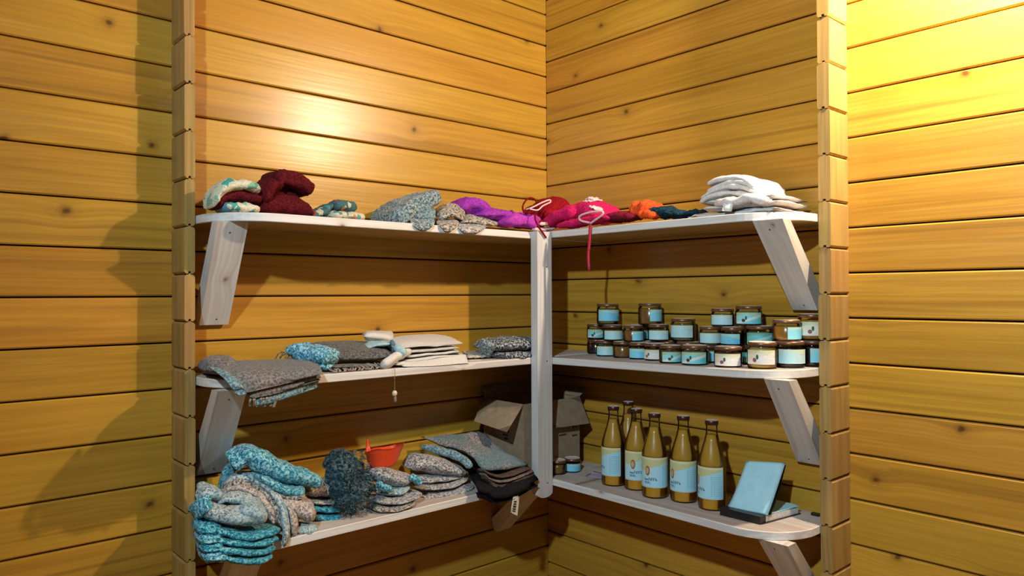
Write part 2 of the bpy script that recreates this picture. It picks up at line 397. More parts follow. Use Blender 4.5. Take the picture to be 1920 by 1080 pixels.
PINK = cloth('pink_knit', (0.62, 0.014, 0.12), 0.2, 160, 0.0014)
WINE = cloth('wine_knit', (0.20, 0.008, 0.03), 0.22, 160, 0.0014)
CORD = cloth('rose_cord', (0.45, 0.03, 0.07), 0.15)
REDCORD = cloth('red_cord', (0.24, 0.004, 0.010), 0.15)
ORANGE = cloth('orange_knit', (0.80, 0.10, 0.022), 0.16, 150, 0.002)
NAVY = cloth('navy_knit', (0.010, 0.045, 0.075), 0.35, 120, 0.002)
WHITEK = cloth('white_knit', (0.74, 0.70, 0.68), 0.07, 130, 0.0015)
WHITEL = cloth('white_linen', (0.72, 0.69, 0.66), 0.05, 200, 0.0006)
BLUEL = cloth('blue_tinted_linen', (0.42, 0.62, 0.68), 0.10, 120, 0.0008)
PINKWHITE = cloth('pale_pink_trim', (0.86, 0.62, 0.62), 0.1, 220, 0.0012)
BRIGHTBLUE = knit('bright_blue_wool', [(0.02, 0.12, 0.20), (0.10, 0.36, 0.50), (0.42, 0.68, 0.78)], 130)
FRINGE = cloth('cream_fringe', (0.36, 0.29, 0.23), 0.3)
MULTI1 = spots('white_flecked_knit', (0.74, 0.70, 0.54), [(0.05, 0.40, 0.36), (0.22, 0.55, 0.38), (0.10, 0.30, 0.42)], 62)
MULTI2 = spots('dark_flecked_knit', (0.04, 0.13, 0.15), [(0.45, 0.05, 0.04), (0.55, 0.55, 0.38), (0.06, 0.30, 0.30)], 75)
MULTI3 = spots('cream_flecked_knit', (0.66, 0.64, 0.48), [(0.12, 0.34, 0.36), (0.55, 0.25, 0.09), (0.05, 0.30, 0.32)], 75)

# ------------------------------------------------------------------ cloth geometry
def lerp_list(L, t):
    if not isinstance(L, (list, tuple)): return L
    x = t * (len(L) - 1); i = min(int(x), len(L) - 2); f = x - i; f = f * f * (3 - 2 * f)
    return L[i] * (1 - f) + L[i + 1] * f
def loft(pts, side, w, h, steps=9, n=26, amp=0.004, freq=38, pw=2.2, cap=0.18, ribs=0, ribamp=0.0, seed=0, mb=None):
    """soft flattened tube through pts; w across the side direction, h across the other; rounded ends"""
    P = crom([Vector(p) for p in pts], steps); S0 = Vector(side).normalized(); m = len(P)
    mb = mb or MB(); rows = []; rng = Vector((seed * 3.1, seed * 1.7, seed * 2.3))
    for i, c in enumerate(P):
        t = i / (m - 1)
        T = (P[min(i + 1, m - 1)] - P[max(i - 1, 0)]).normalized()
        S = (S0 - T * S0.dot(T)).normalized(); N = S.cross(T)
        e = min(t, 1 - t) / cap
        e = math.sqrt(max(0.0, 1 - (1 - min(e, 1)) ** 2)) if e < 1 else 1.0
        e = max(e, 0.12)
        ww, hh = lerp_list(w, t) * (0.35 + 0.65 * e) / 2, lerp_list(h, t) * e / 2
        row = []
        for a in range(n):
            th = 2 * math.pi * a / n; cs, sn = math.cos(th), math.sin(th)
            x = math.copysign(abs(cs) ** (2 / pw), cs); y = math.copysign(abs(sn) ** (2 / pw), sn)
            p = c + S * ww * x + N * hh * y
            d = amp * (noise.noise(p * freq + rng) * 1.6 + noise.noise(p * freq * 2.6 + rng) * 0.8) * e
            if ribs: d += ribamp * math.sin(ribs * th)
            nv = (S * x / max(ww, 1e-4) + N * y / max(hh, 1e-4)); 
            if nv.length > 0: p = p + nv.normalized() * d
            row.append(p)
        rows.append(row)
    o = mb.grid(rows, True)
    mb.face([o + i for i in range(n)]); mb.face([o + (m - 1) * n + i for i in reversed(range(n))])
    return mb
def patch(rows, t, nu=7, nv=7, amp=0.003, freq=14, seed=0, edge=8, mb=None, up=None):
    """padded sheet through a net of points; thickness t towards its upper side, rounded rim"""
    R = [crom([Vector(p) for p in r], nu) for r in rows]; m = len(R[0])
    cols = [crom([R[k][i] for k in range(len(R))], nv) for i in range(m)]
    G = [[cols[i][j] for i in range(m)] for j in range(len(cols[0]))]; q = len(G); rng = Vector((seed * 5.1, seed * 2.7, seed * 1.3))
    top, bot = [], []
    for j in range(q):
        tr, br = [], []
        for i in range(m):
            du = G[j][min(i + 1, m - 1)] - G[j][max(i - 1, 0)]; dv = G[min(j + 1, q - 1)][i] - G[max(j - 1, 0)][i]
            N = du.cross(dv); N = N.normalized() if N.length > 1e-9 else Vector((0, 0, 1))
            U = Vector(up) if up else Vector((0, 0, 1))
            if N.dot(U) < 0: N = -N
            s, r = i / (m - 1), j / (q - 1)
            e = ((1 - abs(2 * s - 1) ** edge) * (1 - abs(2 * r - 1) ** edge)) ** 0.5
            d = amp * (noise.noise(G[j][i] * freq + rng) + 0.45 * noise.noise(G[j][i] * freq * 3.1 + rng))
            mid = G[j][i] + N * (t / 2 + d)
            tr.append(mid + N * t / 2 * e); br.append(mid - N * t / 2 * e)
        top.append(tr); bot.append(br)
    mb = mb or MB(); o1 = mb.grid(top); o2 = mb.grid(bot)
    def rim(a, b): mb.face((o1 + a, o1 + b, o2 + b, o2 + a))
    for i in range(m - 1): rim(i, i + 1); rim((q - 1) * m + i, (q - 1) * m + i + 1)
    for j in range(q - 1): rim(j * m, (j + 1) * m); rim(j * m + m - 1, (j + 1) * m + m - 1)
    return mb
def WA(x, v, z): return (x, -v, z)          # along the left wall: x, distance from wall, height
def WB(u, v, z): return (-v, -u, z)         # along the right wall: distance from corner, distance from wall, height
SA, SB = (0, 1, 0), (1, 0, 0)
def up_(p, dz): return (p[0], p[1], p[2] + dz)
def slab(x0, x1, v0, v1, z, t, W=WA, skew=0.0, **kw):
    return patch([[W(x0, v0, z), W(x1, v0, z + skew)], [W(x0, v1, z), W(x1, v1, z + skew)]], t, nu=16, nv=12, **kw)

# ------------------------------------------------------------------ top left shelf
z = S1A
t = thing('knitted_hat', 'folded white knitted hat with green flecks and maroon lining', 'hat', WA(-1.43, 0.2, z), 'knitted things on the top left shelf')
part('lower_brim', loft([WA(-1.475, .2, z + .017), WA(-1.42, .2, z + .018), WA(-1.366, .2, z + .017)], SA, .11, .034, seed=1), MULTI1, t, True)
part('lining', loft([WA(-1.487, .19, z + .012), WA(-1.47, .19, z + .04), WA(-1.42, .19, z + .05), WA(-1.352, .19, z + .044)], SA, .11, .036, seed=2), MAROON, t, True)
part('crown', loft([WA(-1.497, .2, z + .012), WA(-1.487, .2, z + .045), WA(-1.462, .2, z + .073), WA(-1.42, .2, z + .082), WA(-1.385, .2, z + .076), WA(-1.368, .2, z + .064)], SA, .12, [.016, .024, .034, .036, .034, .026], seed=3), MULTI1, t, True)
t = thing('knitted_beanie', 'dark maroon knitted beanie folded over itself', 'hat', WA(-1.28, .18, z), 'knitted things on the top left shelf')
part('body', loft([WA(-1.365, .17, z + .022), WA(-1.30, .17, z + .036), WA(-1.24, .17, z + .034), WA(-1.195, .17, z + .016)], SA, .14, [.04, .075, .066, .03], amp=.004, seed=4), MAROON, t, True)
part('fold', loft([WA(-1.345, .18, z + .03), WA(-1.345, .18, z + .065), WA(-1.325, .18, z + .09), WA(-1.29, .18, z + .098)], SA, .13, [.03, .045, .05, .04], seed=5), MAROON, t, True)
part('cuff', loft([WA(-1.325, .18, z + .105), WA(-1.285, .18, z + .117), WA(-1.24, .18, z + .105), WA(-1.198, .18, z + .083)], SA, .125, [.04, .05, .048, .042], pw=4, cap=.12, ribs=14, ribamp=.0015, seed=6), MAROON, t, True)
part('inner_fold', loft([WA(-1.34, .15, z + .06), WA(-1.29, .15, z + .075), WA(-1.22, .15, z + .068)], SA, .10, [.04, .06, .03], seed=66), MAROON, t, True)
t = thing('knitted_bootie', 'small flecked knitted bootie with cream sole, right of the maroon beanie', 'bootie', WA(-1.11, .2, z), 'knitted things on the top left shelf')
part('sole', loft([WA(-1.15, .21, z + .015), WA(-1.09, .21, z + .016), WA(-1.03, .21, z + .015)], SA, .09, .032, seed=7), MULTI3, t, True)
part('upper', loft([WA(-1.135, .2, z + .044), WA(-1.10, .2, z + .050), WA(-1.052, .2, z + .044)], SA, .085, .036, seed=8), MULTI2, t, True)
part('tongue', loft([WA(-1.205, .19, z + .008), WA(-1.165, .19, z + .025), WA(-1.125, .19, z + .052)], SA, .08, [.016, .03, .022], seed=9), MULTI2, t, True)

t = thing('wool_beret', 'steel grey wool hat leaning in a tilted fold', 'hat', WA(-.86, .2, z), 'knitted things on the top left shelf')
part('crown', loft([(-0.9347,-0.2000,1.4584), (-0.8813,-0.2000,1.4884), (-0.8176,-0.2000,1.5236), (-0.7561,-0.2000,1.5523)], SA, .16, [.050, .062, .060, .046], amp=.004, cap=.07, pw=4.5, seed=10), STEEL, t, True)
part('back_fold', loft([(-0.9366,-0.1500,1.4657), (-0.9037,-0.1500,1.5054), (-0.8339,-0.1500,1.5434), (-0.7569,-0.1500,1.5722)], SA, .12, .014, seed=11), STEEL, t, True)
part('front_fold', patch([[(-0.8105,-0.1700,1.4887), (-0.7709,-0.1700,1.5209), (-0.7305,-0.1700,1.5314)], [(-0.8532,-0.2400,1.4658), (-0.8062,-0.2400,1.4903), (-0.7669,-0.2400,1.4967)], [(-0.8662,-0.2900,1.4472), (-0.8326,-0.2900,1.4597), (-0.7984,-0.2900,1.4619)]], .022, amp=.008, freq=30, seed=12, edge=4), STEEL, t, True)
part('earflap', patch([[(-0.8658,-0.2400,1.4685), (-0.7670,-0.2400,1.4822)], [(-0.8984,-0.2950,1.4466), (-0.8042,-0.2950,1.4576)], [(-0.8989,-0.3140,1.4349), (-0.8220,-0.3140,1.4446)], [(-0.8751,-0.3180,1.4240), (-0.8460,-0.3180,1.4274)]], .010, 10, 5, amp=.004, freq=30, seed=13, edge=8), STEEL, t, True)
t = thing('wool_sock', 'grey beige melange sock lying beside the purple scarf', 'sock', WA(-.66, .25, z), 'knitted things on the top left shelf')
part('leg', patch([[(-0.6981,-0.1500,1.4980), (-0.6418,-0.1500,1.5211), (-0.5937,-0.1500,1.5130)], [(-0.7438,-0.2200,1.4781), (-0.6892,-0.2200,1.5040), (-0.6284,-0.2200,1.4895)], [(-0.7695,-0.2800,1.4538), (-0.7251,-0.2800,1.4673), (-0.6796,-0.2800,1.4593)]], .026, amp=.008, freq=28, seed=14, edge=4), GREYBEIGE, t, True)
part('foot', patch([[(-0.6187,-0.1700,1.4865), (-0.5354,-0.1700,1.4958), (-0.4434,-0.1700,1.4818)], [(-0.6674,-0.2400,1.4667), (-0.5867,-0.2400,1.4755), (-0.4873,-0.2400,1.4642)], [(-0.6920,-0.2900,1.4505), (-0.6221,-0.2900,1.4546), (-0.5349,-0.2900,1.4503)]], .020, amp=.008, freq=28, seed=15, edge=4), GREYBEIGE, t, True)
part('cuff', patch([[(-0.7582,-0.2400,1.4683), (-0.6674,-0.2400,1.4778)], [(-0.7956,-0.2950,1.4476), (-0.7049,-0.2950,1.4548)], [(-0.7986,-0.3140,1.4373), (-0.7284,-0.3140,1.4413)], [(-0.7821,-0.3180,1.4256), (-0.7537,-0.3180,1.4272)]], .010, 10, 5, amp=.004, freq=30, seed=16, edge=8), GREYBEIGE, t, True)
part('toe', patch([[(-0.6767,-0.2400,1.4661), (-0.5376,-0.2400,1.4709)], [(-0.7140,-0.2950,1.4453), (-0.5832,-0.2950,1.4491)], [(-0.7195,-0.3140,1.4364), (-0.6180,-0.3140,1.4366)], [(-0.7001,-0.3180,1.4229), (-0.6588,-0.3180,1.4232)]], .010, 10, 5, amp=.004, freq=30, seed=18, edge=8), GREYWOOL, t, True)
t = thing('purple_scarf', 'crumpled purple knitted scarf behind the grey sock', 'scarf', WA(-.44, .15, z), 'knitted things on the top left shelf')
part('hump', loft([(-0.6272,-0.1400,1.5250), (-0.5789,-0.1500,1.5374), (-0.5272,-0.1600,1.5345), (-0.4795,-0.1700,1.5114)], SA, .16, [.03, .066, .06, .03], amp=.006, freq=22, seed=17), PURPLE, t, True)
part('middle', loft([(-0.5681,-0.1800,1.5025), (-0.4884,-0.1900,1.5091), (-0.4103,-0.1900,1.5064), (-0.3574,-0.2000,1.4889)], SA, .16, [.02, .05, .05, .03], amp=.006, ribs=11, ribamp=.002, seed=18), PURPLE, t, True)
part('end', loft([(-0.4856,-0.2500,1.4772), (-0.4181,-0.2500,1.4912), (-0.3566,-0.2500,1.4912), (-0.3155,-0.2500,1.4837)], SA, .11, [.03, .05, .05, .045], amp=.005, pw=4, seed=19), MAGENTA, t, True)

t = thing('red_hat', 'dark red knitted hat with white trim and tie cord, at the post top', 'hat', WA(-.30, .26, z), 'knitted things on the top left shelf')
part('crown', loft([(-0.3154,-0.2500,1.5079), (-0.2761,-0.2500,1.5309), (-0.2246,-0.2500,1.5491), (-0.1718,-0.2500,1.5593)], SA, .15, [.05, .075, .085, .07], amp=.004, seed=20), RED, t, True)
part('brim', loft([(-0.3383,-0.2800,1.4840), (-0.2884,-0.2800,1.4891), (-0.2315,-0.2800,1.4988), (-0.2024,-0.2800,1.5130)], SA, .08, [.02, .03, .03, .02], seed=21), RED, t, True)
part('white_trim', MB().tube([(-0.4090,-0.3100,1.5260), (-0.3952,-0.3350,1.5344), (-0.3522,-0.3350,1.5534), (-0.3138,-0.3350,1.5663), (-0.3103,-0.3370,1.5585), (-0.3517,-0.3400,1.5412), (-0.3787,-0.3400,1.5236), (-0.4111,-0.3350,1.5255)], .0028), PINKWHITE, t, True)
part('lower_trim', loft([(-0.3472,-0.3180,1.4767), (-0.3087,-0.3180,1.4810), (-0.2695,-0.3180,1.4914)], SA, .012, .014, amp=.001), PINKWHITE, t, True)
part('frill', loft([(-0.3627,-0.3000,1.4574), (-0.3245,-0.3000,1.4575), (-0.2800,-0.3000,1.4640), (-0.2402,-0.3000,1.4764)], SA, .03, .014, amp=.003, freq=90, seed=22), PINKWHITE, t, True)
part('cord_loop', MB().tube([(-0.3637,-0.3100,1.5234), (-0.4117,-0.3100,1.5141), (-0.4247,-0.3100,1.5345), (-0.4088,-0.3100,1.5590), (-0.3822,-0.3100,1.5710), (-0.3581,-0.3100,1.5612), (-0.3650,-0.3200,1.5342)], .0034), REDCORD, t, True)
part('tie_cord', MB().tube([(-0.3873,-0.3350,1.5156), (-0.3943,-0.3450,1.4873), (-0.3851,-0.3520,1.4622), (-0.3638,-0.3520,1.4402), (-0.3477,-0.3520,1.4235)], .0036), REDCORD, t, True)

# ------------------------------------------------------------------ top right shelf
z = S1B
t = thing('pink_bonnet', 'bright pink knitted bonnet with pale tie loop and hanging cord', 'hat', WB(.45, .24, z), 'knitted things on the top right shelf')
part('left_lobe', loft([(-0.2400,-0.2884,1.4773), (-0.2400,-0.3339,1.4981), (-0.2400,-0.3947,1.5131), (-0.2400,-0.4482,1.5086)], SB, .15, [.03, .055, .065, .05], amp=.006, freq=25, seed=23), PINK, t, True)
part('crown', loft([(-0.2000,-0.3484,1.4996), (-0.2000,-0.4167,1.5180), (-0.2000,-0.4825,1.5144), (-0.2000,-0.5408,1.4883)], SB, .18, [.05, .08, .08, .03], amp=.006, freq=25, seed=24), PINK, t, True)
part('front_fold', loft([(-0.2900,-0.3607,1.4671), (-0.2900,-0.4472,1.4725), (-0.2900,-0.5497,1.4798), (-0.2800,-0.6142,1.4808)], SB, .06, [.02, .03, .03, .02], amp=.004, seed=25), PINK, t, True)
for k, (px) in enumerate([[(-0.2200,-0.4085,1.5331), (-0.2200,-0.4300,1.5470), (-0.2200,-0.4512,1.5548), (-0.2200,-0.4773,1.5503), (-0.2200,-0.4978,1.5329)],
                          [(-0.2600,-0.4614,1.5138), (-0.2600,-0.4875,1.5269), (-0.2600,-0.5131,1.5265), (-0.2600,-0.5332,1.5152)],
                          [(-0.2000,-0.4223,1.5532), (-0.2000,-0.4437,1.5670), (-0.2000,-0.4647,1.5649), (-0.2000,-0.4776,1.5499)]]):
    part('ruffle', loft(px, SB, .05, .011, amp=.004, freq=120, seed=26 + k), PINKWHITE, t, True)
part('side_ruffle', loft([(-0.2500,-0.3326,1.5156), (-0.2500,-0.3606,1.5272), (-0.2500,-0.3935,1.5323)], SB, .05, .010, amp=.004, freq=120, seed=30), PINKWHITE, t, True)
part('tie_loop', MB().tube([(-0.3250,-0.5463,1.4648), (-0.3250,-0.5061,1.4753), (-0.3250,-0.4959,1.4893), (-0.3250,-0.5214,1.4984), (-0.3250,-0.5664,1.5020), (-0.3250,-0.6053,1.4986), (-0.3270,-0.6022,1.4860), (-0.3280,-0.5689,1.4703), (-0.3260,-0.5497,1.4626)], .0036), PINKWHITE, t, True)
part('hanging_cord', MB().tube([(-0.3250,-0.5488,1.4665), (-0.3270,-0.5480,1.4386), (-0.3270,-0.5452,1.3962), (-0.3270,-0.5399,1.3501), (-0.3270,-0.5446,1.2981)], .0048), CORD, t, True)
t = thing('wine_mitten', 'dark wine knitted mitten between pink bonnet and orange knit', 'mitten', WB(.62, .2, z), 'knitted things on the top right shelf')
part('palm', loft([(-0.2400,-0.5553,1.4788), (-0.2400,-0.6042,1.4843), (-0.2300,-0.6483,1.4851), (-0.2200,-0.6820,1.4794)], SB, .12, [.02, .034, .034, .02], amp=.004, seed=31), WINE, t, True)
t = thing('orange_mitten', 'bright orange knitted mitten on the top right shelf', 'mitten', WB(.70, .2, z), 'knitted things on the top right shelf')
part('cuff', loft([(-0.2000,-0.6592,1.4974), (-0.2000,-0.6825,1.5064), (-0.2000,-0.7122,1.5074), (-0.2000,-0.7346,1.4982)], SB, .11, [.04, .055, .055, .04], amp=.006, freq=50, pw=3.2, cap=.14, seed=32), ORANGE, t, True)
part('fold', loft([(-0.2400,-0.7048,1.4834), (-0.2400,-0.7385,1.4842), (-0.2400,-0.7736,1.4777)], SB, .07, [.02, .03, .02], amp=.005, freq=50, seed=33), ORANGE, t, True)
t = thing('navy_sock', 'dark navy ribbed sock between orange mitten and white knitwear', 'sock', WB(.82, .19, z), 'knitted things on the top right shelf')
part('leg', loft([(-0.1900,-0.7269,1.4941), (-0.1900,-0.7712,1.4921), (-0.1900,-0.8312,1.4799), (-0.1900,-0.8768,1.4743), (-0.1900,-0.9132,1.4764)], SB, .12, [.036, .04, .024, .022, .026], amp=.004, ribs=9, ribamp=.0018, cap=.08, seed=34), NAVY, t, True)
t = thing('white_cardigan', 'folded white knitted cardigan with paper tag lying on the shelf', 'cardigan', WB(1.07, .17, z), 'folded white knitwear')
for k, (a, b, v0, v1, zz, tt) in enumerate([(.92, 1.21, .06, .265, 0, .020), (.955, 1.215, .06, .275, .019, .020), (.965, 1.20, .06, .27, .038, .018)]):
    part('layer', slab(a, b, v0, v1, z + zz, tt, WB, amp=.006, freq=12, seed=40 + k, edge=5), WHITEK, t, True)
part('sleeve', loft([WB(1.0, .255, z + .045), WB(1.07, .27, z + .040), WB(1.14, .275, z + .045), WB(1.19, .26, z + .030)], (0, 0, 1), .028, .04, amp=.004, seed=44), WHITEK, t, True)
part('left_edge', loft([WB(.885, .2, z + .006), WB(.915, .2, z + .010), WB(.95, .21, z + .014)], SB, .10, [.01, .018, .02], seed=45), WHITEK, t, True)
part('paper_tag', patch([[(-0.2850,-1.0495,1.5029), (-0.2850,-1.0836,1.4931)], [(-0.3000,-1.0533,1.4631), (-0.3000,-1.0855,1.4587)]], .0008, 3, 3, amp=0, up=(-1, 0, 0)), cloth('tag_paper', (0.80, 0.82, 0.80), .02), t, True)
t = thing('white_shawl', 'cream white knitted shawl folded on top of the white cardigan', 'shawl', WB(1.06, .17, z + .055), 'folded white knitwear')
for k, pts in enumerate([
    [(-0.1700,-0.9399,1.4996), (-0.1700,-0.9866,1.5189), (-0.1700,-1.0503,1.5224), (-0.1700,-1.1113,1.5096), (-0.1700,-1.1665,1.5008)],
    [(-0.1700,-0.9439,1.5112), (-0.1700,-0.9905,1.5320), (-0.1700,-1.0504,1.5423), (-0.1700,-1.1079,1.5294), (-0.1700,-1.1597,1.5015)],
    [(-0.1700,-0.9674,1.5293), (-0.1700,-1.0133,1.5463), (-0.1700,-1.0615,1.5542), (-0.1700,-1.1080,1.5440), (-0.1700,-1.1495,1.5121)],
    [(-0.1700,-0.9676,1.5548), (-0.1700,-1.0172,1.5660), (-0.1700,-1.0652,1.5670), (-0.1700,-1.1045,1.5542), (-0.1700,-1.1427,1.5224)]]):
    part('layer', loft(pts, SB, .19, [.014, .020, .021, .02, .012], amp=.003, freq=20, cap=.08, pw=3.5, seed=50 + k), WHITEK, t, True)

# ------------------------------------------------------------------ middle left shelf
z = S2A
t = thing('wool_blanket', 'grey wool blanket folded thick and hanging over the middle left shelf edge', 'blanket', WA(-1.37, .2, z), 'folded cloths on the middle left shelf')
part('lower_layer', patch([[(-1.4809,-0.1200,1.0019), (-1.3496,-0.1200,0.9923), (-1.1838,-0.1200,0.9903)], [(-1.4823,-0.2600,0.9895), (-1.3601,-0.2600,0.9887), (-1.2038,-0.2600,0.9861)], [(-1.4636,-0.3500,0.9648), (-1.3686,-0.3500,0.9648), (-1.2475,-0.3500,0.9813)], [(-1.4369,-0.3650,0.9215), (-1.3677,-0.3650,0.9315), (-1.2575,-0.3600,0.9560)]], .012, amp=.002, seed=60), BLANKEDGE, t, True)
part('middle_layer', patch([[(-1.4854,-0.1200,1.0113), (-1.3495,-0.1200,1.0018), (-1.1873,-0.1200,1.0005)], [(-1.4880,-0.2600,1.0015), (-1.3601,-0.2600,1.0007), (-1.2088,-0.2700,0.9967)], [(-1.4746,-0.3600,0.9779), (-1.3730,-0.3600,0.9777), (-1.2477,-0.3600,0.9882)], [(-1.4523,-0.3750,0.9466), (-1.3796,-0.3750,0.9538), (-1.2528,-0.3700,0.9774)]], .013, amp=.002, seed=61), BLANKET, t, True)
part('top_layer', patch([[(-1.4824,-0.1200,1.0202), (-1.3495,-0.1200,1.0145), (-1.1908,-0.1200,1.0140)], [(-1.5022,-0.2600,1.0169), (-1.3601,-0.2600,1.0128), (-1.2122,-0.2700,1.0095)], [(-1.4951,-0.3700,0.9999), (-1.3773,-0.3700,0.9990), (-1.2495,-0.3700,1.0026)], [(-1.4751,-0.3900,0.9642), (-1.3936,-0.3900,0.9736), (-1.2587,-0.3850,0.9926)]], .014, amp=.003, seed=62), BLANKET, t, True)
part('rolled_end', loft([(-1.4202,-0.0200,1.0091), (-1.4393,-0.1000,1.0160), (-1.4656,-0.1900,1.0210), (-1.4859,-0.2700,1.0194)], (1, 0, 0), [.09, .10, .09, .07], [.05, .058, .046, .03], amp=.003, seed=63), BLANKET, t, True)
part('blue_edge', patch([[(-1.5225,-0.2700,1.0248), (-1.4988,-0.2900,1.0218)], [(-1.5180,-0.3800,0.9971), (-1.4898,-0.3850,0.9980)], [(-1.4964,-0.3950,0.9612), (-1.4723,-0.3970,0.9646)]], .008, 5, 6, amp=.001, seed=64), BLANKEDGE, t, True)
fb = MB(); rf = random.Random(5)
for k in range(9):
    f = k / 8; x = -1.455 + .075 * f; v = .375 + rf.uniform(-.006, .006)
    fb.tube([WA(x, v, z - .040), WA(x + rf.uniform(-.004, .006), v - .006, z - .050 - .004 * f), WA(x + rf.uniform(-.006, .008), v - .012, z - .060 - .010 * f)], .0042, 6, 4)
tag(part('fringe', fb, FRINGE, t, True), kind='stuff')

tb = thing('blue_scarf', 'bright blue curly scarf end beside the grey blanket', 'scarf', WA(-1.12, .17, z), 'folded cloths on the middle left shelf')
t = thing('grey_scarf', 'dark grey folded scarf with fringe between blue scarf and linen', 'scarf', WA(-1.0, .17, z), 'folded cloths on the middle left shelf')
part('blue_end', loft([(-1.2025,-0.1000,1.0535), (-1.1903,-0.1700,1.0402), (-1.1693,-0.2400,1.0334), (-1.1534,-0.2700,1.0247)], (.75, .65, 0), .10, [.03, .055, .055, .04], amp=.007, freq=60, seed=70), BRIGHTBLUE, tb, True)
part('blue_lower', loft([(-1.2168,-0.1600,1.0313), (-1.1854,-0.2200,1.0138), (-1.1640,-0.2700,0.9998)], (.75, .65, 0), .07, [.02, .03, .02], amp=.005, freq=60, seed=71), BLUEWOOL, tb, True)
part('grey_body', patch([[(-1.1549,-0.0600,1.0404), (-1.0183,-0.0600,1.0384), (-0.8707,-0.0600,1.0251)], [(-1.1390,-0.1600,1.0234), (-1.0190,-0.1600,1.0231), (-0.8842,-0.1600,1.0134)], [(-1.1481,-0.2600,1.0141), (-1.0593,-0.2700,1.0073), (-0.9793,-0.2700,1.0038)]], .036, amp=.004, edge=4, seed=72), GREYDARK, t, True)
part('under_layer', patch([[(-1.1057,-0.0800,0.9923), (-0.8766,-0.0800,0.9843)], [(-1.1745,-0.2900,0.9973), (-1.0078,-0.2850,0.9900)]], .012, 12, 8, amp=.002, seed=73), GREYDARK, t, True)
fb = MB()
for k in range(26):
    f = k / 25; x = -1.175 + .195 * f; v = .288 + rf.uniform(-.004, .006)
    fb.tube([WA(x, v - .03, z + .012 + rf.uniform(0, .006)), WA(x + rf.uniform(-.006, .006), v, z + .009), WA(x + rf.uniform(-.01, .01), v + .012, z + .0035)], .0026, 6, 4)
tag(part('fringe', fb, FRINGE, t, True), kind='stuff')
fb = MB()
for k in range(12):
    f = k / 11; x = -1.19 - .02 * f; 
    fb.tube([WA(-1.215 + .03 * f, .06 + .1 * f, z + .05), WA(-1.235 + .03 * f + rf.uniform(-.008, .008), .07 + .1 * f, z + .05 + rf.uniform(-.006, .012)), WA(-1.25 + .03 * f + rf.uniform(-.01, .01), .08 + .1 * f, z + .035 + rf.uniform(-.01, .01))], .0022, 6, 4)
tag(part('end_fringe', fb, FRINGE, tb, True), kind='stuff')

LNG = 'folded white linen cloths in the stack'
for k, (q, m, lb) in enumerate([
    ([[(-0.8623,-0.0600,0.9820), (-0.5219,-0.0600,0.9761)], [(-0.9668,-0.3000,0.9900), (-0.6695,-0.3000,0.9803)]], .011, 'white linen cloth at the bottom of the stack, its flap at the shelf edge'),
    ([[(-0.8707,-0.0600,1.0029), (-0.5319,-0.0600,0.9968)], [(-0.9134,-0.2850,0.9971), (-0.6662,-0.2900,1.0030)]], .012, 'white linen cloth second from the bottom of the stack'),
    ([[(-0.8792,-0.0600,1.0163), (-0.5470,-0.0600,1.0117)], [(-0.8994,-0.2700,1.0124), (-0.6737,-0.2700,1.0132)]], .010, 'white linen cloth in the middle of the stack'),
    ([[(-0.8877,-0.0600,1.0297), (-0.5519,-0.0600,1.0260)], [(-0.9002,-0.2650,1.0259), (-0.6790,-0.2650,1.0279)]], .010, 'white linen cloth second from the top of the stack'),
    ([[(-0.9027,-0.0500,1.0465), (-0.7361,-0.0500,1.0615), (-0.5693,-0.0500,1.0584)], [(-0.9439,-0.1400,1.0458), (-0.7741,-0.1400,1.0595), (-0.6073,-0.1400,1.0521)], [(-0.9131,-0.2600,1.0418), (-0.8131,-0.2600,1.0401), (-0.6612,-0.2600,1.0414)]], .014, 'white linen cloth on top of the folded stack')]):
    c = Vector(q[0][0]).lerp(Vector(q[-1][-1]), .5)
    t = thing('linen_cloth', lb, 'cloth', tuple(c), LNG)
    part('folded_sheet', patch(q, m, 14 if len(q) == 2 else 9, 12 if len(q) == 2 else 8, amp=.005, freq=10, seed=80 + k, edge=10), WHITEL, t, True)
    if k == 0: part('front_flap', patch([[(-0.9398,-0.2700,0.9995), (-0.8237,-0.2750,1.0010), (-0.6676,-0.2800,1.0135)], [(-0.9338,-0.3100,0.9867), (-0.8286,-0.3120,0.9830), (-0.6789,-0.3120,0.9835)]], .007, 9, 8, amp=.002, seed=90), WHITEL, t, True)
t = thing('rolled_cloth', 'white cloth with pale blue lining and rolled ends left of the linen stack', 'cloth', (-0.9323,-0.2200,0.9974), 'folded cloths on the middle left shelf')
part('raised_corner', patch([[(-0.9360,-0.0500,1.0700), (-0.8080,-0.0500,1.0645)], [(-0.9955,-0.1600,1.0668), (-0.8778,-0.1600,1.0507)]], .030, 10, 8, amp=.003, seed=86, edge=6), WHITEL, t, True)
part('blue_lining', loft([(-0.9974,-0.1700,1.0501), (-0.9638,-0.1900,1.0581), (-0.9236,-0.2000,1.0566), (-0.9078,-0.2200,1.0411)], SA, .09, .016, amp=.002, seed=87), BLUEL, t, True)
part('roll', loft([(-1.0093,-0.3000,0.9945), (-0.9702,-0.2900,1.0112), (-0.9197,-0.2700,1.0273), (-0.8821,-0.2500,1.0309)], (.8, .6, 0), .040, [.026, .03, .03, .024], amp=.002, cap=.1, seed=88), WHITEL, t, True)
part('small_roll', loft([(-0.9357,-0.2700,1.0521), (-0.9334,-0.2850,1.0442), (-0.9166,-0.2900,1.0283)], (.8, .6, 0), .026, .024, amp=.002, seed=89), BLUEL, t, True)
t = thing('lace_cloth', 'flat white lace cloth beside the dark melange cap', 'cloth', WA(-.53, .2, z), 'folded cloths on the middle left shelf')
part('cloth', patch([[(-0.5296,-0.0700,0.9772), (-0.4100,-0.0700,0.9782)], [(-0.6656,-0.2950,0.9797), (-0.5463,-0.2950,0.9774)]], .009, 12, 10, amp=.003, seed=91), WHITEL, t, True)
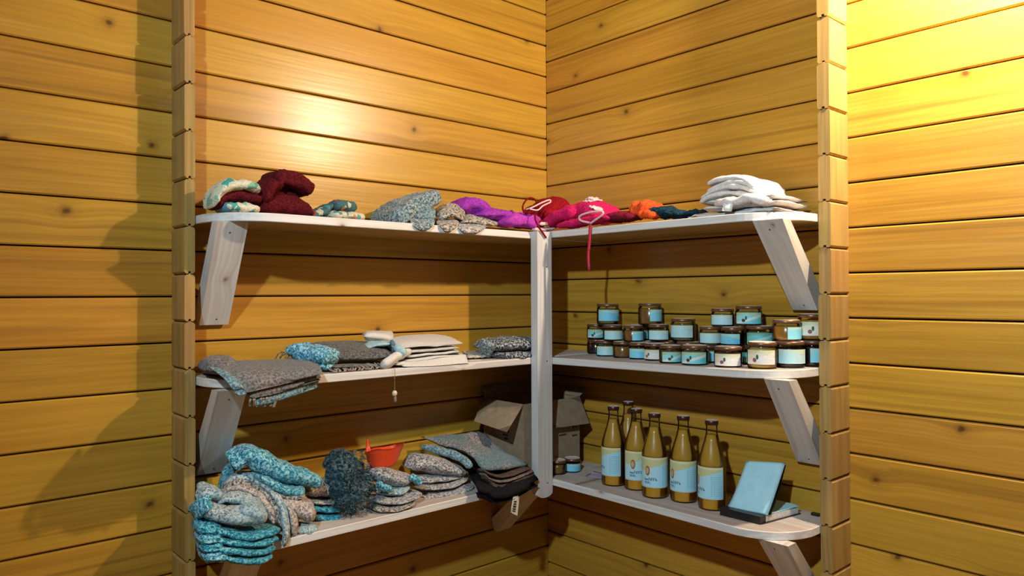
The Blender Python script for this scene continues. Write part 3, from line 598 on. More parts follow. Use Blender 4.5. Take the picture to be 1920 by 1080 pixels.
part('lace_edge', patch([[(-0.5194,-0.0700,0.9967), (-0.4259,-0.0700,0.9956)], [(-0.6349,-0.2500,0.9913), (-0.5431,-0.2500,0.9894)]], .010, 12, 10, amp=.005, freq=70, seed=92), cloth('lace', (.66, .60, .52), .2, 260, .002), t, True)
t = thing('melange_cap', 'dark black and white melange wool cap lying against the post', 'cap', WA(-.44, .2, z), 'folded cloths on the middle left shelf')
part('lower_brim', loft([(-0.5248,-0.2400,1.0030), (-0.4562,-0.2400,0.9951), (-0.3636,-0.2400,0.9938), (-0.2976,-0.2400,1.0022)], SA, .15, [.02, .034, .036, .02], amp=.003, seed=93), DARKMEL, t, True)
part('crown', loft([(-0.5455,-0.2200,1.0298), (-0.4774,-0.2200,1.0342), (-0.3991,-0.2200,1.0344), (-0.3177,-0.2200,1.0305), (-0.2559,-0.2200,1.0194)], SA, .17, [.028, .05, .052, .05, .03], amp=.004, seed=94), DARKMEL, t, True)
part('side', loft([(-0.5497,-0.2100,1.0334), (-0.5364,-0.2300,1.0184), (-0.5232,-0.2500,0.9996)], SA, .12, [.02, .034, .028], seed=95), STEEL, t, True)
t = thing('bead_pendant', 'small pale bead hanging on a thread below the middle shelf', 'pendant', (-0.9745,-0.3180,0.9619), None)
part('thread', MB().tube([(-0.9718,-0.3140,0.9897), (-0.9745,-0.3180,0.9669), (-0.9746,-0.3180,0.9139)], .0007, 5), FRINGE, t, True)
part('bead', MB().lathe([(.001, .010), (.006, .008), (.0085, .002), (.007, -.005), (.002, -.009)], 14, c=(-0.9746,-0.3180,0.9106)), NT('pale_bead').base((.70, .60, .42), .35), t, True)
part('tassel', MB().lathe([(.0035, .0), (.005, -.008), (.0045, -.016), (.002, -.02)], 10, c=(-0.9727,-0.3180,0.9021)), NT('brown_tassel').base((.25, .17, .09), .7), t, True)

# ------------------------------------------------------------------ bottom left shelf
z = S3A
SOCKG = 'hand knitted wool socks in the heap'
def sock(label, pts, side, w, h, mat, seed, cuff=None, toe=None, amp=.003, cap=.16, name='wool_sock', loc=None):
    P = [Vector(p) for p in pts]; c = loc or P[len(P) // 2]
    t = thing(name, label, 'sock', tuple(c), SOCKG)
    part('knit_body', loft(pts, side, w, h, amp=amp, seed=seed, cap=cap), mat, t, True)
    if cuff:
        part('cuff', loft(cuff[0], side, cuff[1], cuff[2], amp=.002, seed=seed + 1, ribs=15, ribamp=.003, n=60, cap=.2), cuff[3], t, True)
    if toe:
        part('toe', loft(toe[0], side, toe[1], toe[2], amp=.002, seed=seed + 2, cap=.4), toe[3], t, True)
    return t
# stack at the front left, one on another
layers = [
    ('teal wool sock at the very bottom of the front left stack', [(-1.5385,-0.3000,0.5518), (-1.4858,-0.3150,0.5293), (-1.4305,-0.3200,0.5131), (-1.3819,-0.3100,0.5119)], .022),
    ('teal wool sock second from the bottom of the front left stack', [(-1.5405,-0.2900,0.5720), (-1.4909,-0.3100,0.5517), (-1.4314,-0.3150,0.5335), (-1.3676,-0.3050,0.5292)], .022),
    ('teal wool sock in the middle of the front left stack', [(-1.5425,-0.2800,0.5924), (-1.4914,-0.3000,0.5719), (-1.4323,-0.3100,0.5539), (-1.3562,-0.3000,0.5505)], .022),
    ('teal wool sock second from the top of the front left stack', [(-1.5419,-0.2700,0.6151), (-1.4906,-0.2900,0.5919), (-1.4361,-0.3050,0.5737), (-1.3469,-0.3000,0.5722)], .024)]
for k, (lb, pts, h) in enumerate(layers):
    p0, p1 = Vector(pts[0]), Vector(pts[1])
    sock(lb, pts, SA, [.11, .12, .11, .09], h, TEALWOOL, 100 + 3 * k, cuff=([tuple(p0 + Vector((-.02, 0, .0))), tuple(p0.lerp(p1, .4)), tuple(p0.lerp(p1, .85))], .125, .030, TEALWOOL if k % 2 else BLUEWOOL))
sock('light blue sock with pale heel on top of the front left stack', [(-1.5413,-0.2600,0.6578), (-1.5010,-0.2800,0.6372), (-1.4515,-0.3000,0.6260), (-1.3938,-0.3100,0.6223)], SA, [.10, .12, .12, .09], [.04, .042, .044, .05], PALEBLUE, 120,
     cuff=([(-1.5434,-0.2500,0.6731), (-1.5385,-0.2600,0.6545), (-1.5281,-0.2700,0.6348)], .13, .045, BLUEWOOL), toe=([(-1.4515,-0.3000,0.6460), (-1.4225,-0.3150,0.6292), (-1.3950,-0.3200,0.6074)], .10, .05, PALEBLUE))
# pair draped behind and over it
for k, (lb, pts, m, h) in enumerate([
    ('pale grey blue sock draped in an arch over the front left stack', [(-1.4823,-0.2200,0.6495), (-1.4540,-0.2300,0.6609), (-1.4232,-0.2500,0.6563), (-1.3952,-0.2700,0.6345), (-1.3824,-0.2900,0.6068)], PALEBLUE, .024),
    ('grey beige sock hanging down as the inner strand of the drape', [(-1.4621,-0.1800,0.6641), (-1.4164,-0.1900,0.6789), (-1.3675,-0.2100,0.6589), (-1.3437,-0.2500,0.6172), (-1.3443,-0.2800,0.5714)], BEIGEWOOL, .020),
    ('grey sock hanging down as the second strand of the drape', [(-1.4541,-0.1700,0.6727), (-1.4049,-0.1800,0.6902), (-1.3508,-0.2000,0.6662), (-1.3248,-0.2500,0.6165), (-1.3269,-0.2900,0.5626)], GREYBEIGE, .020),
    ('pale blue sock hanging lowest over the shelf edge in the drape', [(-1.4459,-0.1600,0.6814), (-1.3933,-0.1700,0.6986), (-1.3349,-0.2000,0.6727), (-1.3133,-0.2600,0.6210), (-1.3188,-0.3000,0.5632), (-1.3373,-0.3200,0.5217)], PALEBLUE, .021),
    ('beige grey sock hanging as the outer strand of the drape', [(-1.3659,-0.1600,0.6860), (-1.3145,-0.1900,0.6641), (-1.2927,-0.2500,0.6226), (-1.2919,-0.2900,0.5778), (-1.2951,-0.3000,0.5340)], BEIGEWOOL, .018)]):
    sock(lb, pts, (.55, .85, 0), [.07, .08, .075, .07, .05], h, m, 130 + 3 * k, cap=.12)
sock('turquoise sock with cuff upright at the back of the heap', [(-1.4132,-0.1000,0.6376), (-1.4148,-0.1000,0.6691), (-1.4122,-0.1100,0.7001), (-1.4067,-0.1200,0.7196)], (.5, .85, 0), .09, [.03, .036, .034, .02], BLUEWOOL, 150)
sock('small pale sock cuff at the far left of the heap', [(-1.5235,-0.1900,0.6686), (-1.5098,-0.2000,0.6797), (-1.4874,-0.2100,0.6689), (-1.4766,-0.2200,0.6513)], SA, .09, [.03, .04, .04, .02], PALEBLUE, 153)
sock('grey sock lying flat inside the heap behind the drape', [(-1.4716,-0.1400,0.6065), (-1.4279,-0.1600,0.6174), (-1.3740,-0.1800,0.6081), (-1.3190,-0.2000,0.5861)], SA, .16, [.04, .07, .07, .05], PALEBLUE, 156)
sock('dark teal sock lying deep at the back of the heap', [(-1.3822,-0.0800,0.6200), (-1.3214,-0.0900,0.6108), (-1.2415,-0.1000,0.5898)], SA, .13, [.07, .10, .06], TEALWOOL, 158)
# big blue pair on top
for k, (lb, dy, dv, m) in enumerate([('grey sock, lower one of the folded pair on top of the heap', 24, .02, GREYBEIGE), ('blue sock, middle one of the folded pair on top of the heap', 12, .01, BLUEWOOL), ('thick light blue sock lying on top of the whole heap', 0, 0, BLUEWOOL)]):
    top = k == 2
    if top:
        pts = [(-1.4149,-0.1500,0.7445), (-1.3784,-0.1600,0.7561), (-1.3392,-0.1800,0.7286), (-1.2896,-0.2000,0.6993), (-1.2325,-0.2100,0.6774), (-1.1792,-0.2100,0.6540)]
        sock(lb, pts, SA, [.10, .13, .14, .13, .11, .08], [.042, .058, .066, .06, .05, .034], m, 160,
             cuff=([(-1.4210,-0.1500,0.7363), (-1.4045,-0.1550,0.7499), (-1.3847,-0.1600,0.7601)], .12, .044, BLUEWOOL), toe=([(-1.2410,-0.2100,0.6789), (-1.2094,-0.2150,0.6665), (-1.1817,-0.2150,0.6489)], .10, .044, BLUEWOOL))
    elif k == 1:
        sock(lb, [(-1.3739,-0.1800,0.7064), (-1.3269,-0.2000,0.6728), (-1.2790,-0.2200,0.6496), (-1.2371,-0.2300,0.6519)], SA, .12, [.02, .028, .03, .024], m, 164)
    else:
        sock(lb, [(-1.3349,-0.2000,0.6572), (-1.2986,-0.2200,0.6361), (-1.2662,-0.2350,0.6362), (-1.2452,-0.2400,0.6459)], SA, .10, [.016, .024, .026, .02], m, 167)
sock('beige sock toe pointing to the front below the blue pair', [(-1.2986,-0.2200,0.6237), (-1.2718,-0.2400,0.6134), (-1.2401,-0.2500,0.5907), (-1.2199,-0.2500,0.5679)], (.4, .9, 0), [.10, .12, .12, .08], [.03, .044, .05, .036], BEIGEWOOL, 170)
sock('pale teal sock toe flat on the shelf below the beige toe', [(-1.2798,-0.2500,0.5430), (-1.2517,-0.2600,0.5394), (-1.2148,-0.2600,0.5377)], SA, [.09, .10, .07], [.022, .028, .022], PALEBLUE, 173)
sock('beige melange sock at the top of the right hand pile', [(-1.1974,-0.1400,0.6177), (-1.1562,-0.1500,0.6222), (-1.1178,-0.1600,0.6140), (-1.0846,-0.1600,0.5980)], SA, .12, [.03, .05, .052, .036], BEIGEWOOL, 176)
sock('grey sock in the middle of the right hand pile', [(-1.1847,-0.1500,0.5878), (-1.1397,-0.1600,0.5781), (-1.0900,-0.1700,0.5724)], SA, .12, [.014, .018, .014], GREYBEIGE, 179)
sock('dark teal sock in the right hand pile', [(-1.1826,-0.1600,0.5698), (-1.1413,-0.1700,0.5606), (-1.0954,-0.1800,0.5538)], SA, .12, [.016, .022, .016], TEALWOOL, 182)
sock('teal sock at the bottom of the right hand pile', [(-1.1840,-0.1700,0.5461), (-1.1464,-0.1800,0.5374), (-1.1008,-0.1900,0.5370)], SA, .12, [.018, .024, .018], TEALWOOL, 185)

# shaggy yarn scarf
SHAG = knit('shaggy_dark_teal_yarn', [(0.003, 0.009, 0.013), (0.008, 0.035, 0.05), (0.10, 0.15, 0.17)], 110, 14, alt=(0.006, 0.045, 0.065), mixbig=.5)
t = thing('shaggy_scarf', 'dark teal shaggy yarn scarf bundled upright beside the grey slippers', 'scarf', WA(-1.0, .2, z), 'woollens on the bottom left shelf')
body = [(-1.0361,-0.1200,0.7025), (-1.0732,-0.1600,0.6771), (-1.0857,-0.2000,0.6310), (-1.0839,-0.2300,0.5787), (-1.0786,-0.2500,0.5458)]
part('bundle', loft(body, (.8, .6, 0), [.05, .10, .12, .10, .06], [.05, .09, .10, .08, .05], amp=.014, freq=35, seed=190), SHAG, t, True)
part('second_strand', loft([(-1.0128,-0.1200,0.6852), (-1.0199,-0.1600,0.6464), (-1.0236,-0.2000,0.6033), (-1.0237,-0.2200,0.5686)], (.8, .6, 0), [.03, .06, .07, .04], [.03, .06, .07, .04], amp=.012, freq=40, seed=191), SHAG, t, True)
hb = MB(); rh = random.Random(11); bp = crom([Vector(p) for p in body], 12)
for k in range(900):
    i = rh.randrange(len(bp)); f = i / (len(bp) - 1); r = .02 + .036 * math.sin(math.pi * min(max(f, .08), .92))
    th = rh.uniform(0, 2 * math.pi); d = Vector((math.cos(th), -abs(math.sin(th)), rh.uniform(-.5, .5))).normalized()
    a = bp[i] + d * r + Vector((rh.choice((0, .03)), 0, 0)); b = a + d * rh.uniform(.010, .026) + Vector((rh.uniform(-.008, .008), 0, rh.uniform(-.016, .006)))
    if b.z < z + .002: continue
    s = Vector((rh.uniform(-1, 1), rh.uniform(-1, 1), rh.uniform(-1, 1))).normalized() * .0013
    o = len(hb.v); q = s.cross(d)
    if q.length < 1e-6: continue
    q = q.normalized() * .0013
    hb.v += [tuple(a + s), tuple(a - s), tuple(a + q), tuple(b)]
    for fc in ((0, 1, 3), (1, 2, 3), (2, 0, 3), (0, 2, 1)): hb.face([o + x for x in fc])
PALEHAIR = knit('yarn_hair', [(.004, .014, .02), (.02, .06, .08), (.30, .33, .33)], 40)
tag(part('yarn_hair', hb, PALEHAIR, t), kind='stuff')

# orange plastic holder
ORP = NT('orange_plastic').base((.78, .065, .012), .42, Subsurface_Weight=0.0)
t = thing('orange_basket', 'bright orange plastic basket with two pointed ends on grey slippers', 'basket', (-0.9449,-0.2000,0.6638), 'woollens on the bottom left shelf')
rows = []
top = [(-0.9885,-0.1600,0.7054), (-0.9962,-0.2000,0.7163), (-0.9807,-0.2200,0.7240), (-0.9482,-0.2250,0.7201), (-0.9087,-0.2200,0.7207), (-0.8430,-0.1700,0.7199)]
bot = [(-0.9777,-0.1550,0.6717), (-0.9836,-0.1850,0.6639), (-0.9688,-0.2000,0.6590), (-0.9400,-0.2050,0.6552), (-0.9043,-0.2000,0.6574), (-0.8621,-0.1600,0.6654)]
part('front_wall', patch([top, bot], .003, 4, 10, amp=0, edge=30, up=(0, -1, 0)), ORP, t, True)
back = [(-0.9885,-0.1600,0.7054), (-0.9490,-0.1200,0.7039), (-0.9084,-0.1000,0.7004), (-0.8675,-0.0950,0.6975), (-0.8321,-0.1000,0.7007), (-0.8430,-0.1700,0.7199)]
backb = [(-0.9777,-0.1550,0.6717), (-0.9440,-0.1250,0.6579), (-0.9146,-0.1100,0.6472), (-0.8781,-0.1050,0.6406), (-0.8504,-0.1150,0.6453), (-0.8621,-0.1600,0.6654)]
part('back_wall', patch([back, backb], .003, 4, 10, amp=0, edge=30, up=(0, -1, 0)), ORP, t, True)
part('bottom', patch([bot, backb], .003, 4, 6, amp=0, edge=30), ORP, t, True)
part('strap', patch([[(-0.9766,-0.1500,0.7492), (-0.9718,-0.1520,0.7488)], [(-0.9816,-0.1550,0.7245), (-0.9674,-0.1580,0.7195)], [(-0.9873,-0.1580,0.6980), (-0.9746,-0.1800,0.6996)]], .003, 5, 5, amp=0, edge=20, up=(0, -1, 0)), ORP, t, True)

# grey slippers, flat stacked pairs
SLG = 'grey melange wool slippers'
for k, (lb, pts, w, h, m) in enumerate([
    ('grey melange slipper at the bottom left of the slipper stack', [(-1.0164,-0.2400,0.5479), (-0.9523,-0.2500,0.5409), (-0.8695,-0.2600,0.5477)], [.10, .13, .10], .018, GREYBEIGE),
    ('dark melange slipper at the bottom right of the slipper stack', [(-0.8293,-0.2000,0.5169), (-0.7427,-0.2200,0.5154), (-0.6100,-0.2400,0.5206)], [.12, .14, .10], .02, DARKMEL),
    ('grey slipper second from the bottom, left pile', [(-1.0006,-0.2200,0.5676), (-0.9317,-0.2300,0.5584), (-0.8307,-0.2400,0.5644)], [.12, .14, .10], .022, GREYWOOL),
    ('grey slipper second from the bottom, right pile', [(-0.8029,-0.1800,0.5366), (-0.7056,-0.2000,0.5338), (-0.5940,-0.2200,0.5439)], [.13, .15, .10], .024, GREYWOOL),
    ('pale grey slipper third from the bottom, left pile', [(-0.9769,-0.2000,0.5864), (-0.9150,-0.2100,0.5807), (-0.8636,-0.2200,0.5911)], [.10, .13, .09], .026, PALEBLUE),
    ('grey slipper third from the bottom, right pile', [(-0.8134,-0.1700,0.5655), (-0.7001,-0.1800,0.5585), (-0.6023,-0.2000,0.5681)], [.13, .15, .09], .022, GREYWOOL),
    ('grey slipper just under the top one of the right pile', [(-0.8130,-0.1500,0.5852), (-0.6993,-0.1600,0.5789), (-0.5915,-0.1800,0.5722)], [.12, .15, .09], .026, GREYWOOL),
    ('light grey slipper on top of the left pile', [(-0.9885,-0.1800,0.6500), (-0.9429,-0.1900,0.6305), (-0.8962,-0.2000,0.6122), (-0.8503,-0.2000,0.6169)], [.10, .14, .13, .08], [.04, .055, .052, .03], GREYWOOL),
    ('light grey melange slipper on top of the right pile', [(-0.8149,-0.1200,0.6296), (-0.7666,-0.1400,0.6365), (-0.6992,-0.1600,0.6145), (-0.6441,-0.1800,0.5941), (-0.5992,-0.1900,0.5848)], [.10, .14, .16, .13, .07], [.04, .06, .064, .048, .024], GREYWOOL)]):
    t = thing('wool_slipper', lb, 'slipper', pts[len(pts) // 2], SLG)
    part('knit_body', loft(pts, SA, w, h, amp=.002, seed=200 + k, pw=1.8, cap=.22), m, t, True)
    if k == 7: part('blue_heel', loft([(-0.9991,-0.2500,0.6272), (-0.9850,-0.2650,0.6108), (-0.9529,-0.2700,0.5993)], SA, .04, .018, seed=220), BLUEWOOL, t, True)
    if k == 8: part('blue_patch', loft([(-0.8717,-0.2450,0.6251), (-0.8576,-0.2550,0.6141), (-0.8401,-0.2600,0.5981)], SA, .05, .026, seed=221), BLUEWOOL, t, True)

# patterned scarf rolled over a black garment
t = thing('patterned_scarf', 'grey and teal patterned scarf folded in front of the cardboard box', 'scarf', WA(-.62, .2, z + .06), 'woollens on the bottom left shelf')
part('upper_fold', patch([[(-0.7026,-0.0600,0.6902), (-0.5533,-0.0600,0.6820), (-0.3978,-0.0600,0.6655)], [(-0.6612,-0.1400,0.6735), (-0.5276,-0.1400,0.6468), (-0.3934,-0.1500,0.6129)], [(-0.6271,-0.2200,0.6434), (-0.5132,-0.2300,0.6202), (-0.3793,-0.2400,0.5737)], [(-0.6079,-0.3000,0.6021), (-0.5190,-0.3100,0.5856), (-0.3983,-0.3100,0.5773)]], .030, amp=.012, freq=11, seed=230, edge=4), SCARF, t, True)
part('blue_edge', loft([(-0.7186,-0.0900,0.6777), (-0.6805,-0.1600,0.6642), (-0.6460,-0.2200,0.6463), (-0.6334,-0.2700,0.6194)], (.7, -.7, 0), .03, .022, amp=.002, seed=231), BLANKEDGE, t, True)
GREYB = cloth('grey_brown_wool', (0.20, 0.15, 0.13), 0.2)
for k, pts in enumerate([[(-0.6327,-0.3160,0.6200), (-0.6029,-0.3200,0.6013), (-0.5564,-0.3220,0.5847), (-0.4969,-0.3220,0.5841), (-0.4109,-0.3180,0.5923)],
                         [(-0.6296,-0.3180,0.6071), (-0.6046,-0.3220,0.5854), (-0.5591,-0.3250,0.5690), (-0.4946,-0.3250,0.5692), (-0.3970,-0.3200,0.5808)],
                         [(-0.6219,-0.3200,0.5935), (-0.5977,-0.3250,0.5702), (-0.5519,-0.3280,0.5535), (-0.4923,-0.3280,0.5581), (-0.3936,-0.3220,0.5690)],
                         [(-0.6094,-0.3220,0.5789), (-0.5842,-0.3260,0.5570), (-0.5431,-0.3290,0.5410), (-0.4882,-0.3290,0.5463), (-0.3903,-0.3240,0.5572)]]):
    part('folded_edge', loft(pts, (0, 1, 0), .045, .0105, amp=.001, cap=.06, seed=232 + k), GREYB if k % 2 else BROWNFOLD, t, True)
t = thing('black_garment', 'black folded garment with price tag hanging under the patterned scarf', 'garment', WA(-.5, .26, z), 'woollens on the bottom left shelf')
part('fold', patch([[(-0.5392,-0.1000,0.5669), (-0.3779,-0.1000,0.5409), (-0.2422,-0.1200,0.5141)], [(-0.6193,-0.2400,0.5709), (-0.4926,-0.2500,0.5377), (-0.3302,-0.2600,0.5354)], [(-0.6754,-0.3400,0.5633), (-0.5661,-0.3500,0.5328), (-0.3942,-0.3450,0.5521)], [(-0.6612,-0.3450,0.5295), (-0.5700,-0.3600,0.5045), (-0.3991,-0.3500,0.5309)]], .022, amp=.003, seed=240, edge=6), BLACK, t, True)
part('lower_fold', patch([[(-0.5733,-0.2000,0.5422), (-0.3158,-0.2000,0.5078)], [(-0.6286,-0.3250,0.5301), (-0.4178,-0.3250,0.5198)]], .016, 12, 8, amp=.003, seed=241), BLACK, t, True)
tagm = cloth('price_tag_card', (.62, .56, .44), .05)
tg = part('price_tag', patch([[(-0.5343,-0.3750,0.5228), (-0.5046,-0.3750,0.5154)], [(-0.5495,-0.3780,0.4697), (-0.5176,-0.3780,0.4522)]], .0012, 4, 4, amp=0, edge=40, up=(0, -1, 0)), tagm, t)
mk = MB()
for a, b in ((.12, .24), (.30, .40), (.46, .62), (.68, .78), (.84, .92)):
    p0, p1 = Vector((-0.5308,-0.3765,0.5114)), Vector((-0.5435,-0.3795,0.4706)); q0, q1 = Vector((-0.5184,-0.3765,0.5091)), Vector((-0.5288,-0.3795,0.4640))
    o = len(mk.v); mk.v += [tuple(p0.lerp(p1, a)), tuple(q0.lerp(q1, a)), tuple(q0.lerp(q1, b)), tuple(p0.lerp(p1, b))]; mk.face((o, o + 1, o + 2, o + 3))
TL = t.location.copy(); mk.v = [tuple(Vector(p) - TL + Vector((0, -.0012, 0))) for p in mk.v]
link('tag_print', mesh('tag_print', mk, NT('tag_ink').base((.02, .02, .02), .8)), tg)
part('tag_string', MB().tube([(-0.5000,-0.3700,0.5339), (-0.5095,-0.3750,0.5256), (-0.5179,-0.3760,0.5163)], .0007, 5), FRINGE, t)

# cardboard box in the corner
CARD = NT('cardboard'); v_ = CARD.n('TexCoord').outputs['Object']
CARD = CARD.base(CARD.ramp(CARD.noise(v_, 40, 2), [(.3, (.30, .215, .135)), (.7, (.38, .28, .18))]), .85, .2)
INK = NT('box_print').base((.05, .035, .02), .8)
x0, x1, v0, v1, zt = -.385, -.085, .035, .268, -.408 + H
t = thing('cardboard_box', 'open brown cardboard box in the shelf corner behind the post', 'box', ((x0 + x1) / 2, -(v0 + v1) / 2, S3B))
zb = S3B + .001; w_ = .004
part('side_panel', MB().box((x0, -v1, zb), (x0 + w_, -v0, zt)), CARD, t)
part('side_panel', MB().box((x1 - w_, -v1, zb), (x1, -v0, zt)), CARD, t)
part('front_panel', MB().box((x0 + w_, -v1, zb), (x1 - w_, -v1 + w_, zt)), CARD, t)
part('back_panel', MB().box((x0 + w_, -v0 - w_, zb), (x1 - w_, -v0, zt)), CARD, t)
part('bottom', MB().box((x0 + w_, -v1 + w_, zb), (x1 - w_, -v0 - w_, zb + w_)), CARD, t)
part('flap', patch([[(x0, -v1, zt), (x0, -v0, zt)], [(-0.4814,-0.2850,0.7220), (-0.4613,-0.0700,0.7324)]], .003, 4, 4, amp=0, edge=60), CARD, t)
part('flap', patch([[(-.29, -v1, zt), (x1, -v1, zt)], [(-.285, -.300, zt - .098), (-0.0652,-0.3020,0.7068)]], .003, 4, 4, amp=0, edge=60, up=(0, -1, 0)), CARD, t)
part('flap', patch([[(x0, -v0 - .004, zt), (x1, -v0 - .004, zt)], [(x0 + .01, -.014, zt + .045), (x1 - .01, -.014, zt + .045)]], .003, 4, 4, amp=0, edge=60, up=(0, -1, 0)), CARD, t)
part('flap', patch([[(x1, -v1, zt), (x1, -v0, zt)], [(x1 + .06, -v1 + .01, zt + .03), (x1 + .06, -v0 - .01, zt + .03)]], .003, 4, 4, amp=0, edge=60), CARD, t)
pr_ = MB()
for (a, b, c, d) in [(.155, .185, .155, .165), (.15, .18, .142, .149), (.158, .178, .128, .136)]:
    pr_.box((x0 - .0006, -b, zb + c), (x0, -a, zb + d))
part('printed_mark', pr_, INK, t)
pr_ = MB()
for (a, b, c, d) in [(-.20, -.165, .19, .20), (-.195, -.17, .165, .172), (-.125, -.117, .15, .185), (-.11, -.104, .15, .185), (-.128, -.10, .12, .126), (-.2, -.16, .13, .137)]:
    pr_.box((a, -v1 - .0006, zb + c), (b, -v1, zb + d))
part('printed_mark', pr_, INK, t)

# ------------------------------------------------------------------ jars
def glassy(name, col, rough=0.03):
    """thin clear glass: lets light straight through, mirrors at grazing angles"""
    k = NT(name); t = k.t; out = t.nodes['Material Output']; t.nodes.remove(k.b)
    tr = k.n('BsdfTransparent'); tr.inputs[0].default_value = (*col, 1)
    gl = k.n('BsdfGlossy'); gl.inputs['Roughness'].default_value = rough
    fr = k.n('Fresnel'); fr.inputs[0].default_value = 1.32
    mx = k.n('MixShader'); t.links.new(fr.outputs[0], mx.inputs[0]); t.links.new(tr.outputs[0], mx.inputs[1]); t.links.new(gl.outputs[0], mx.inputs[2])
    t.links.new(mx.outputs[0], out.inputs[0]); return k.m
GLASS = glassy('clear_glass', (0.97, 0.99, 0.98))
LID = NT('gold_lid'); LID = LID.base((0.20, 0.095, 0.05), 0.34, 0.5, Metallic=0.5)
LIDTOP = NT('lid_top').base((0.85, 0.72, 0.63), 0.4, 0.5)
def jam(name, c): return NT(name).base(c, 0.25, 0.5, Coat_Weight=0.6, Coat_Roughness=0.05)
JAM = {'amber': jam('amber_jam', (.42, .17, .02)), 'brown': jam('brown_jam', (.24, .10, .018)), 'dark': jam('dark_berry_jam', (.018, .008, .010)),
       'honey': jam('honey_jam', (.62, .30, .035)), 'olive': jam('olive_green_jam', (.17, .135, .04)), 'red': jam('red_jam', (.17, .045, .02))}
def label_mat(name, c0, c1, top, fruit=None, swoosh=None, text=True):
    k = NT(name); uv = k.n('UVMap').outputs[0]; sp = k.n('SeparateXYZ'); k.set(sp, 0, uv); u, v = sp.outputs[0], sp.outputs[1]
    c = k.mix(u, (*c0, 1), (*c1, 1))
    # coloured field above a slanting wave
    wave = k.math('ADD', k.math('MULTIPLY', k.math('SINE', k.math('MULTIPLY', u, 4.2)), 0.18), 0.62)
    c = k.mix(k.math('MULTIPLY', k.math('GREATER_THAN', v, wave), 0.85), c, (*top, 1))
    if swoosh:
        w2 = k.math('ABSOLUTE', k.math('SUBTRACT', v, k.math('MULTIPLY', u, 0.75)))
        c = k.mix(k.math('MULTIPLY', k.math('LESS_THAN', w2, 0.13), 0.8), c, (*swoosh, 1))
    if text:
        rows = k.math('GREATER_THAN', k.math('SINE', k.math('MULTIPLY', v, 52.0)), 0.35)
        tn = k.n('TexNoise'); k.set(tn, 'Vector', k.mapv(uv, (60, 8, 1))); tn.inputs['Scale'].default_value = 1.0; tn.inputs['Detail'].default_value = 0
        ink = k.math('MULTIPLY', rows, k.math('GREATER_THAN', tn.outputs[0], 0.53))
        win = k.math('MULTIPLY', k.math('GREATER_THAN', u, 0.56), k.math('MULTIPLY', k.math('LESS_THAN', u, 0.92), k.math('MULTIPLY', k.math('GREATER_THAN', v, 0.12), k.math('LESS_THAN', v, 0.68))))
        c = k.mix(k.math('MULTIPLY', k.math('MULTIPLY', ink, win), 0.45), c, (0.02, 0.10, 0.30, 1))
    if fruit:
        du = k.math('MULTIPLY', k.math('SUBTRACT', u, 0.32), 2.2); dv = k.math('SUBTRACT', v, 0.30)
        r = k.math('ADD', k.math('MULTIPLY', du, du), k.math('MULTIPLY', dv, dv))
        c = k.mix(k.math('LESS_THAN', r, 0.022), c, (*fruit, 1))
        du = k.math('MULTIPLY', k.math('SUBTRACT', u, 0.41), 4.5); dv = k.math('SUBTRACT', v, 0.52)
        r = k.math('ADD', k.math('MULTIPLY', du, du), k.math('MULTIPLY', dv, dv))
        c = k.mix(k.math('LESS_THAN', r, 0.030), c, (0.03, 0.14, 0.05, 1))
    return k.base(c, 0.45, 0.4)
LBL = {
    'blue': label_mat('blue_jar_label', (0.32, 0.80, 0.93), (0.16, 0.62, 0.93), (0.49, 0.77, 0.70)),
    'pale': label_mat('pale_blue_jar_label', (0.48, 0.84, 0.94), (0.62, 0.88, 0.90), (0.67, 0.80, 0.64)),
    'fruit': label_mat('green_fruit_jar_label', (0.41, 0.83, 0.83), (0.12, 0.64, 0.70), (0.46, 0.62, 0.38), (.10, .04, .04), (0.83, 0.90, 0.90)),
    'cream': label_mat('cream_fruit_jar_label', (0.88, 0.77, 0.59), (0.88, 0.90, 0.90), (0.67, 0.75, 0.49), (0.31, 0.12, 0.11), (0.90, 0.90, 0.90)),
    'teal': label_mat('teal_jar_label', (0.20, 0.62, 0.54), (0.18, 0.70, 0.83), (0.15, 0.46, 0.36), None, (0.67, 0.90, 0.90))}
def wrap(r, z0, z1, a0, a1, n=18):
    """label wrapped on a cylinder, facing local -y at angle 0; uv runs 0..1 across and up"""
    mb = MB(); mb.uv = []
    for zz, vv in ((z0, 0), (z1, 1)):
        for i in range(n + 1):
            a = a0 + (a1 - a0) * i / n; mb.v.append((r * math.sin(a), -r * math.cos(a), zz)); mb.uv.append((i / n, vv))
    for i in range(n): mb.face((i, i + 1, n + 2 + i, n + 1 + i))
    return mb
JARS = {}
for T, (R, h) in {'S': (.037, .058), 'M': (.0415, .062), 'T': (.0425, .078)}.items():
    lz = h - .0105
    gl = MB().lathe([(R - .006, 0), (R - .001, .002), (R, .006), (R, lz - .008), (R - .003, lz - .001), (R - .004, lz + .004)], 30)
    ct = MB().lathe([(R - .008, .0035), (R - .0034, .006), (R - .0028, .009), (R - .0028, lz - .011), (R - .006, lz - .007)], 26)
    ld = MB().lathe([(R - .002, lz), (R - .001, lz + .001), (R - .001, h - .0025), (R - .004, h)], 30)
    # pressed top: rim and sunken disc
    ld.f.pop(); ld.mi.pop(); o = len(ld.v) - 30
    rows = [[(r * math.cos(2 * math.pi * i / 30), r * math.sin(2 * math.pi * i / 30), zz) for i in range(30)] for r, zz in ((R - .004, h), (R - .0065, h - .0012), (R * .3, h - .0012))]
    oo = ld.grid(rows, True, 1); ld.face([oo + 60 + i for i in range(30)], 1)
    JARS[T] = (mesh('glass', gl, GLASS, True), ct, mesh('lid', ld, [LID, LIDTOP], True), R, h, lz)
JCACHE = {}
